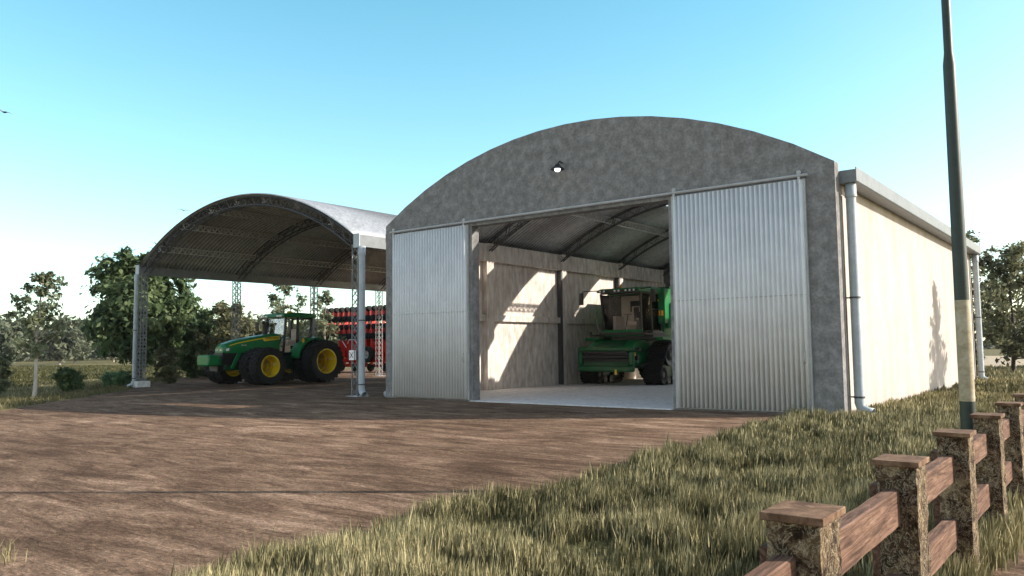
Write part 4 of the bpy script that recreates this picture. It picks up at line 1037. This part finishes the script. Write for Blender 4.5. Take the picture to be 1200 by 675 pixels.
def make_tree(name, loc, H, R, z0, label, mat='leafdark', bark='darkbark', trunk_r=.16, nl=14, ntw=8, per=22, leaf=.11, shape='round', seed=1, cat='tree', group=None, lean=(0, 0), gap=.0, multi=1, spread=.22):
    r = random.Random(seed); root = empty(name, loc, label, cat, group, world=False)
    tb = MB(); tips = []; tn = []; sp = []
    for m in range(multi):
        ox, oy = (r.uniform(-.25, .25) * (multi > 1), r.uniform(-.25, .25) * (multi > 1))
        lx, ly = lean[0] + r.uniform(-.06, .06) * H * .5 + ox, lean[1] + r.uniform(-.06, .06) * H * .5 + oy
        TP = []
        nt_ = 9
        for i in range(nt_ + 1):
            t = i / nt_; TP.append(Vector((ox + lx * t * t + .04 * math.sin(t * 9 + seed) * R * .5, oy + ly * t * t + .04 * math.cos(t * 7 + seed) * R * .5, -.3 + (H * .93 + .3) * t)))
        tb.tube(TP, [trunk_r * (1.35 if i == 0 else 1) * (1 - .88 * (i / nt_)) + .008 for i in range(nt_ + 1)], 8)
        def trunkpt(z):
            t = min(max((z + .3) / (H * .93 + .3), 0), .999) * nt_; i = int(t); return TP[i].lerp(TP[i + 1], t - i)
        for k in range(nl):
            f = (k + r.random() * .8) / nl; zz = z0 + (H - z0) * (f ** .9) * .97
            if shape == 'round': rr = R * math.sin(PI * (.12 + .80 * f)) ** .6 * r.uniform(.65, 1.1)
            elif shape == 'cone': rr = R * (1 - f) ** .8 * min(1, .5 + f * 4) * r.uniform(.7, 1.1)
            elif shape == 'loose': rr = R * math.sin(PI * (.15 + .75 * f)) ** .8 * r.uniform(.4, 1.25)
            else: rr = R * r.uniform(.7, 1.1)
            a = k * 2.399 + r.uniform(-.5, .5); base = trunkpt(max(z0 * .8, zz - rr * .55)); 
            tip = Vector((base.x + math.cos(a) * rr, base.y + math.sin(a) * rr, zz + r.uniform(-.03, .08) * H))
            mid = base.lerp(tip, .5) + Vector((0, 0, -.06 * rr)) + Vector((r.uniform(-1, 1), r.uniform(-1, 1), r.uniform(-.3, .6))) * .08 * rr
            br = trunk_r * .36 * (1 - .6 * f) + .008
            tb.tube([base, mid, tip], [br, br * .6, br * .2], 5)
            for q in range(ntw):
                t = .35 + .65 * (q + r.random()) / ntw; p = (base.lerp(mid, t * 2) if t < .5 else mid.lerp(tip, t * 2 - 1))
                dr = Vector((r.gauss(0, 1), r.gauss(0, 1), r.gauss(.25, .7))).normalized() * rr * r.uniform(.12, .34)
                e = p + dr
                if r.random() < gap: continue
                if q % 2 == 0: tb.tube([p, e], [br * .3, .006], 3)
                tips.append(e); c = Vector((loc[0] * 0, 0, (z0 + H) * .5)); tn.append((e - Vector((0, 0, (z0 + H) * .45))).normalized()); sp.append(max(spread * r.uniform(.6, 1.3) * R * .5, .08))
    tr = tb.build('trunk', bark, root)
    cent = np.array([tuple(t) for t in tips]); nn = np.array([tuple(t) for t in tn]); sp = np.array(sp)
    V, F, n = leaf_cloud(cent, nn, per, sp, leaf, seed + 500)
    rr = np.random.default_rng(seed + 9); tc = rr.random(len(cent)); tint = np.clip(.02 + .62 * np.repeat(tc, per) + .38 * rr.random(n), 0, 1)
    c = npmesh('crown', V, F, None, np.repeat(tint, 4), mat, root)
    return root
def gz(x, y): return float(gh(np.array(float(x)), np.array(float(y))))
def L(x, y): return (x, y, gz(x, y))
make_tree('young_tree', L(-35.45, 13.87), 5.35, 1.15, 1.9, 'slender young tree with a pale trunk at the left edge of the dirt yard', 'leafpale', 'palebark', .09, 26, 8, 11, .105, 'loose', 5, spread=.20, gap=.05)
make_tree('broad_tree', L(-45.1, 23.1), 7.5, 3.0, 1.6, 'broad dark green leafy tree behind the left front post of the open shed', 'leafdark', 'darkbark', .24, 38, 12, 34, .19, 'round', 11, spread=.26)
make_tree('shrubby_tree', L(-48.3, 28.4), 4.6, 1.9, .3, 'low dense dark tree just right of the broad tree, behind the tractor nose', 'leafdark', 'darkbark', .12, 18, 9, 30, .14, 'round', 21, multi=2)
make_tree('shrubby_tree', L(-45.2, 29.3), 4.9, 1.8, .4, 'olive bushy tree directly behind the tractor hood', 'leafolive', 'darkbark', .12, 18, 9, 28, .13, 'loose', 22, multi=2)
make_tree('airy_tree', L(-49.0, 36.0), 7.3, 1.6, 1.8, 'tall airy tree rising above the tractor cab', 'leafpale', 'bark', .10, 17, 7, 18, .15, 'loose', 23, gap=.15, spread=.3)
make_tree('airy_tree', L(-46.9, 38.0), 6.1, 1.35, 1.4, 'smaller airy tree between the tractor cab and the red seed drill', 'leafpale', 'bark', .09, 14, 7, 18, .14, 'loose', 24, gap=.1, spread=.3)
make_tree('shrubby_tree', L(-53.5, 36.0), 4.0, 2.2, .3, 'wide olive bush behind the tractor roof', 'leafolive', 'darkbark', .12, 16, 9, 28, .15, 'round', 25, multi=2)
make_tree('shrubby_tree', L(-52.0, 40.5), 3.6, 2.0, .3, 'pale low bush between tractor and seed drill', 'leafpale', 'bark', .10, 14, 8, 26, .15, 'round', 26, multi=2)
make_tree('bush', L(-40.9, 13.9), 2.2, 1.1, .05, 'pale green rounded bush cut by the left edge of the picture', 'leafpale', 'bark', .05, 14, 8, 26, .11, 'round', 27, cat='bush', multi=2)
make_tree('bush', L(-39.7, 17.3), 1.05, .62, .05, 'small dark green bush in the verge between young tree and shed post', 'leafdark', 'darkbark', .03, 14, 8, 26, .06, 'round', 28, cat='bush', multi=2)
make_tree('bush', L(-40.3, 19.4), .75, .5, .05, 'small bright green bush closest to the shed footing', 'bushgreen', 'darkbark', .03, 14, 8, 24, .05, 'round', 29, cat='bush', multi=2)
make_tree('bush', L(-41.6, 20.6), .7, .45, .05, 'tiny dark bush next to the bright green bush', 'leafdark', 'darkbark', .03, 12, 7, 22, .05, 'round', 30, cat='bush', multi=2)
make_tree('bush', L(-40.8, 22.7), 1.9, .6, .05, 'narrow brownish bush right behind the shed corner post', 'leafolive', 'darkbark', .03, 14, 8, 24, .08, 'round', 31, cat='bush', multi=2)
for i, (x, y, h, rr, lb) in enumerate([(-83.5, 30.2, 5.9, 3.2, 'hazy rounded tree beyond the crop at the far left edge'), (-91, 38.0, 5.8, 2.8, 'hazy tree in the distance directly behind the young tree'),
                                   (-100, 43.5, 6.4, 3.0, 'hazy distant tree between the young tree and the broad tree'), (-108, 52, 6.2, 3.2, 'hazy distant tree partly hidden by the broad tree')]):
    make_tree('field_tree', L(x * 1.6, y * 1.6), h * 1.22, rr * 1.3, 1.6, lb, 'leaffar', 'bark', .22, 20, 9, 20, .36, 'round', 50 + i, group='trees beyond the crop field')
# trees at the right, behind the barn
make_tree('olive_tree', L(-5.0, 51.5), 7.2, 2.6, 1.0, 'dark olive tree with a thin bent trunk at the right, beyond the barn', 'leafolive', 'darkbark', .11, 28, 10, 26, .14, 'loose', 61, spread=.22)
make_tree('olive_tree', L(-8.4, 66.0), 9.6, 1.9, 2.0, 'taller thin tree peeping over the rear eave of the barn', 'leafpale', 'bark', .12, 16, 7, 18, .17, 'loose', 62, gap=.15, spread=.26)
make_tree('bush', L(-7.4, 50.0), 1.7, 1.1, .05, 'low tangled bush by the rear corner of the barn', 'leafolive', 'darkbark', .04, 14, 8, 22, .10, 'round', 65, cat='bush', multi=2)
make_tree('olive_tree', L(-3.2, 60.0), 8.2, 2.6, .8, 'bushy olive tree cut by the right edge of the picture', 'leafolive', 'darkbark', .14, 24, 10, 30, .15, 'round', 63)
make_tree('olive_tree', L(-9.0, 57.0), 5.2, 1.8, .5, 'low olive tree beside the rear corner of the barn', 'leafolive', 'darkbark', .12, 18, 9, 28, .13, 'loose', 64)
make_tree('slim_tree', L(2.9, 37.0), 8.3, 1.9, 4.6, 'slim conical tree casting its shadow on the side wall of the barn', 'leafdark', 'bark', .09, 34, 8, 9, .15, 'cone', 71, spread=.16, gap=.15)

# far-off wood on the horizon
def wood():
    r = np.random.default_rng(4); cs = []; sp = []
    for k in range(1500):
        az = math.radians(r.uniform(-100, 45)); d = r.uniform(230, 330); h = r.uniform(6, 14) * (1 if az < 0 else .8)
        x, y = math.sin(az) * d, math.cos(az) * d
        if az > math.radians(-20) and d < 250: continue
        for q in range(9): cs.append((x + r.normal(0, 1.6), y + r.normal(0, 1.6), -.3 + h * r.uniform(.12, .95))); sp.append(1.0)
    cs = np.array(cs); nn = np.zeros_like(cs); nn[:, 2] = .5
    V, F, n = leaf_cloud(cs, nn, 9, np.array(sp), .95, 8)
    tint = np.clip(.2 + .4 * np.repeat(r.random(len(cs)), 9) + .2 * r.random(n), 0, 1)
    return V, F, np.repeat(tint, 4)
V, F, T = wood()
tag(npmesh('distant_wood', V, F, None, T, 'leaffar'), 'far-off pale wood along the horizon', 'wood', kind='stuff')

# ------------------------------------------------------------------ birds
def bird(loc, rz, roll, lab, sc=1):
    b = MB(); n = 12
    # one continuous skin: body rings with wings folded out of the side faces
    rings = [(-.26, .004), (-.20, .018), (-.12, .045), (-.02, .06), (.08, .052), (.14, .03), (.18, .034), (.22, .024), (.26, .006)]
    vs = []; fs = []
    for y, r in rings:
        for k in range(8): a = 2 * PI * k / 8; vs.append((r * math.cos(a), y, r * .85 * math.sin(a)))
    for i in range(len(rings) - 1):
        for k in range(8):
            if k in (0, 7) and i in (2, 3, 4): continue
            if k in (3, 4) and i in (2, 3, 4): continue
            fs.append((i * 8 + k, i * 8 + (k + 1) % 8, (i + 1) * 8 + (k + 1) % 8, (i + 1) * 8 + k))
    for s in (1, -1):
        prevr = [2 * 8, 3 * 8, 4 * 8, 5 * 8]
        ku, kl, km = (1, 7, 0) if s > 0 else (3, 5, 4)
        loop = [j + ku for j in prevr] + [5 * 8 + km] + [j + kl for j in prevr[::-1]] + [2 * 8 + km]
        cur = loop
        for (x, dy, ch, z, th) in ((.22, .02, .17, .07, .014), (.42, -.03, .12, .08, .009), (.62, -.13, .03, .02, .003)):
            o = len(vs); yc = dy + .0
            for t in (0, .33, .66, 1): vs.append((s * x, yc - ch / 2 + ch * t, z + th))
            vs.append((s * x, yc + ch / 2 + .006, z))
            for t in (1, .66, .33, 0): vs.append((s * x, yc - ch / 2 + ch * t, z - th))
            vs.append((s * x, yc - ch / 2 - .006, z))
            nw = list(range(o, o + 10))
            for k in range(10): fs.append((cur[k], cur[(k + 1) % 10], nw[(k + 1) % 10], nw[k]))
            cur = nw
        fs.append(tuple(cur))
    b.add(vs, fs); o = b.build('bird', 'birdgrey'); o.location = loc; o.rotation_euler = (0, roll, rz); o.scale = (sc,) * 3
    return tag(o, lab, 'bird', 'birds in the sky')
bird((-33.80, 11.79, 11.0), math.radians(215), -.35, 'grey bird flying at the left edge of the sky', .62)
bird((-42.37, 24.13, 9.78), math.radians(60), .1, 'tiny dark bird just above the arched shed roof', .6)

# ------------------------------------------------------------------ air
hm = bpy.data.materials.new('pale_air'); hm.use_nodes = True; hn = hm.node_tree; hn.nodes.clear()
pv = hn.nodes.new('ShaderNodeVolumePrincipled'); pv.inputs['Density'].default_value = .00011; pv.inputs['Color'].default_value = (.96, .98, 1, 1); pv.inputs['Anisotropy'].default_value = .2
hn.links.new(pv.outputs[0], hn.nodes.new('ShaderNodeOutputMaterial').inputs['Volume'])
M['air'] = hm
ho = MB().box(-3050, 3050, -850, 3550, -3, 16).build('haze', 'air', smooth=False); tag(ho, 'thin pale haze over the far fields', 'haze', kind='stuff')

# ------------------------------------------------------------------ light, sky, camera
EL = math.radians(27); sd_ = Vector((.82, .572, 0)).normalized(); sunv = Vector((sd_.x * math.cos(EL), sd_.y * math.cos(EL), math.sin(EL)))
su = bpy.data.lights.new('sun', 'SUN'); su.energy = 3.9; su.angle = math.radians(.5); su.color = (1, .92, .83)
so = bpy.data.objects.new('sun', su); C.objects.link(so); so.rotation_euler = sunv.to_track_quat('Z', 'Y').to_euler(); so.location = sunv * 60
w = bpy.data.worlds.new('World'); SC.world = w; w.use_nodes = True; nt = w.node_tree
sky = N(nt, 'ShaderNodeTexSky', sky_type='NISHITA'); sky.sun_disc = False; sky.sun_elevation = EL; sky.sun_rotation = math.atan2(sd_.x, sd_.y)
sky.air_density = 1.0; sky.dust_density = .6; sky.ozone_density = 2.0; sky.altitude = 50
bg = nt.nodes['Background']; bg.inputs[1].default_value = .15
tc = N(nt, 'ShaderNodeTexCoord'); sx = N(nt, 'ShaderNodeSeparateXYZ'); nt.links.new(tc.outputs['Generated'], sx.inputs[0])
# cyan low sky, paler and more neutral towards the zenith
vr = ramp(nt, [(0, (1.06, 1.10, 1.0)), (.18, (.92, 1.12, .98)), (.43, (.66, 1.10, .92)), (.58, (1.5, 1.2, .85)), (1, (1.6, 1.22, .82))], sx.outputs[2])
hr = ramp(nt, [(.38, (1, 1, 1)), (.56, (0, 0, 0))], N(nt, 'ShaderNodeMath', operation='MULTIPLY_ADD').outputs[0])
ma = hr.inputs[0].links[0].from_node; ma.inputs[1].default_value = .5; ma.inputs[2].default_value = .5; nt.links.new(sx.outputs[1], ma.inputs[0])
vt = mixc(nt, vr.outputs[0], (1.42, 1.16, .92), hr.outputs[0])          # unseen sky behind the camera warmed to neutralise light on shaded faces
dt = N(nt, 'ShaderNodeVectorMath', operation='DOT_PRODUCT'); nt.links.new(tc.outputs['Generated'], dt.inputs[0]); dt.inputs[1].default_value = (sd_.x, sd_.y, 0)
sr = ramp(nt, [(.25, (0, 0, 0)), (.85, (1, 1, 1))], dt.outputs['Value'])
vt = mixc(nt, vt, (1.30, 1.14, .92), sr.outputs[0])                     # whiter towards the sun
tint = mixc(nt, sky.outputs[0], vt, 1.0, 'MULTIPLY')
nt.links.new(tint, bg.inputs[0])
cam = bpy.data.cameras.new('camera'); co = bpy.data.objects.new('camera', cam); C.objects.link(co)
R = Vector((0.7907651665820594, 0.6120190650226838, -0.011095736532908445)); U = Vector((0.055008502755442355, -0.05299751349516881, 0.9970783962096129)); F_ = Vector((-0.6096429413558827, 0.7890652239277114, 0.07557484001212567))
mw = Matrix((R, U, -F_)).transposed().to_4x4(); mw.translation = (0, 0, 1.7); co.matrix_world = mw
cam.sensor_width = 36; cam.lens = 929.976 / 1200 * 36; cam.clip_end = 6000; cam.clip_start = .05; SC.camera = co
SC.render.resolution_x = 1024; SC.render.resolution_y = 576
SC.view_settings.view_transform = 'Standard'; SC.view_settings.look = 'None'; SC.view_settings.gamma = 1; SC.view_settings.exposure = 1.0
SC.render.engine = 'CYCLES'
SC.cycles.transparent_max_bounces = 12; SC.cycles.max_bounces = 14; SC.cycles.diffuse_bounces = 10
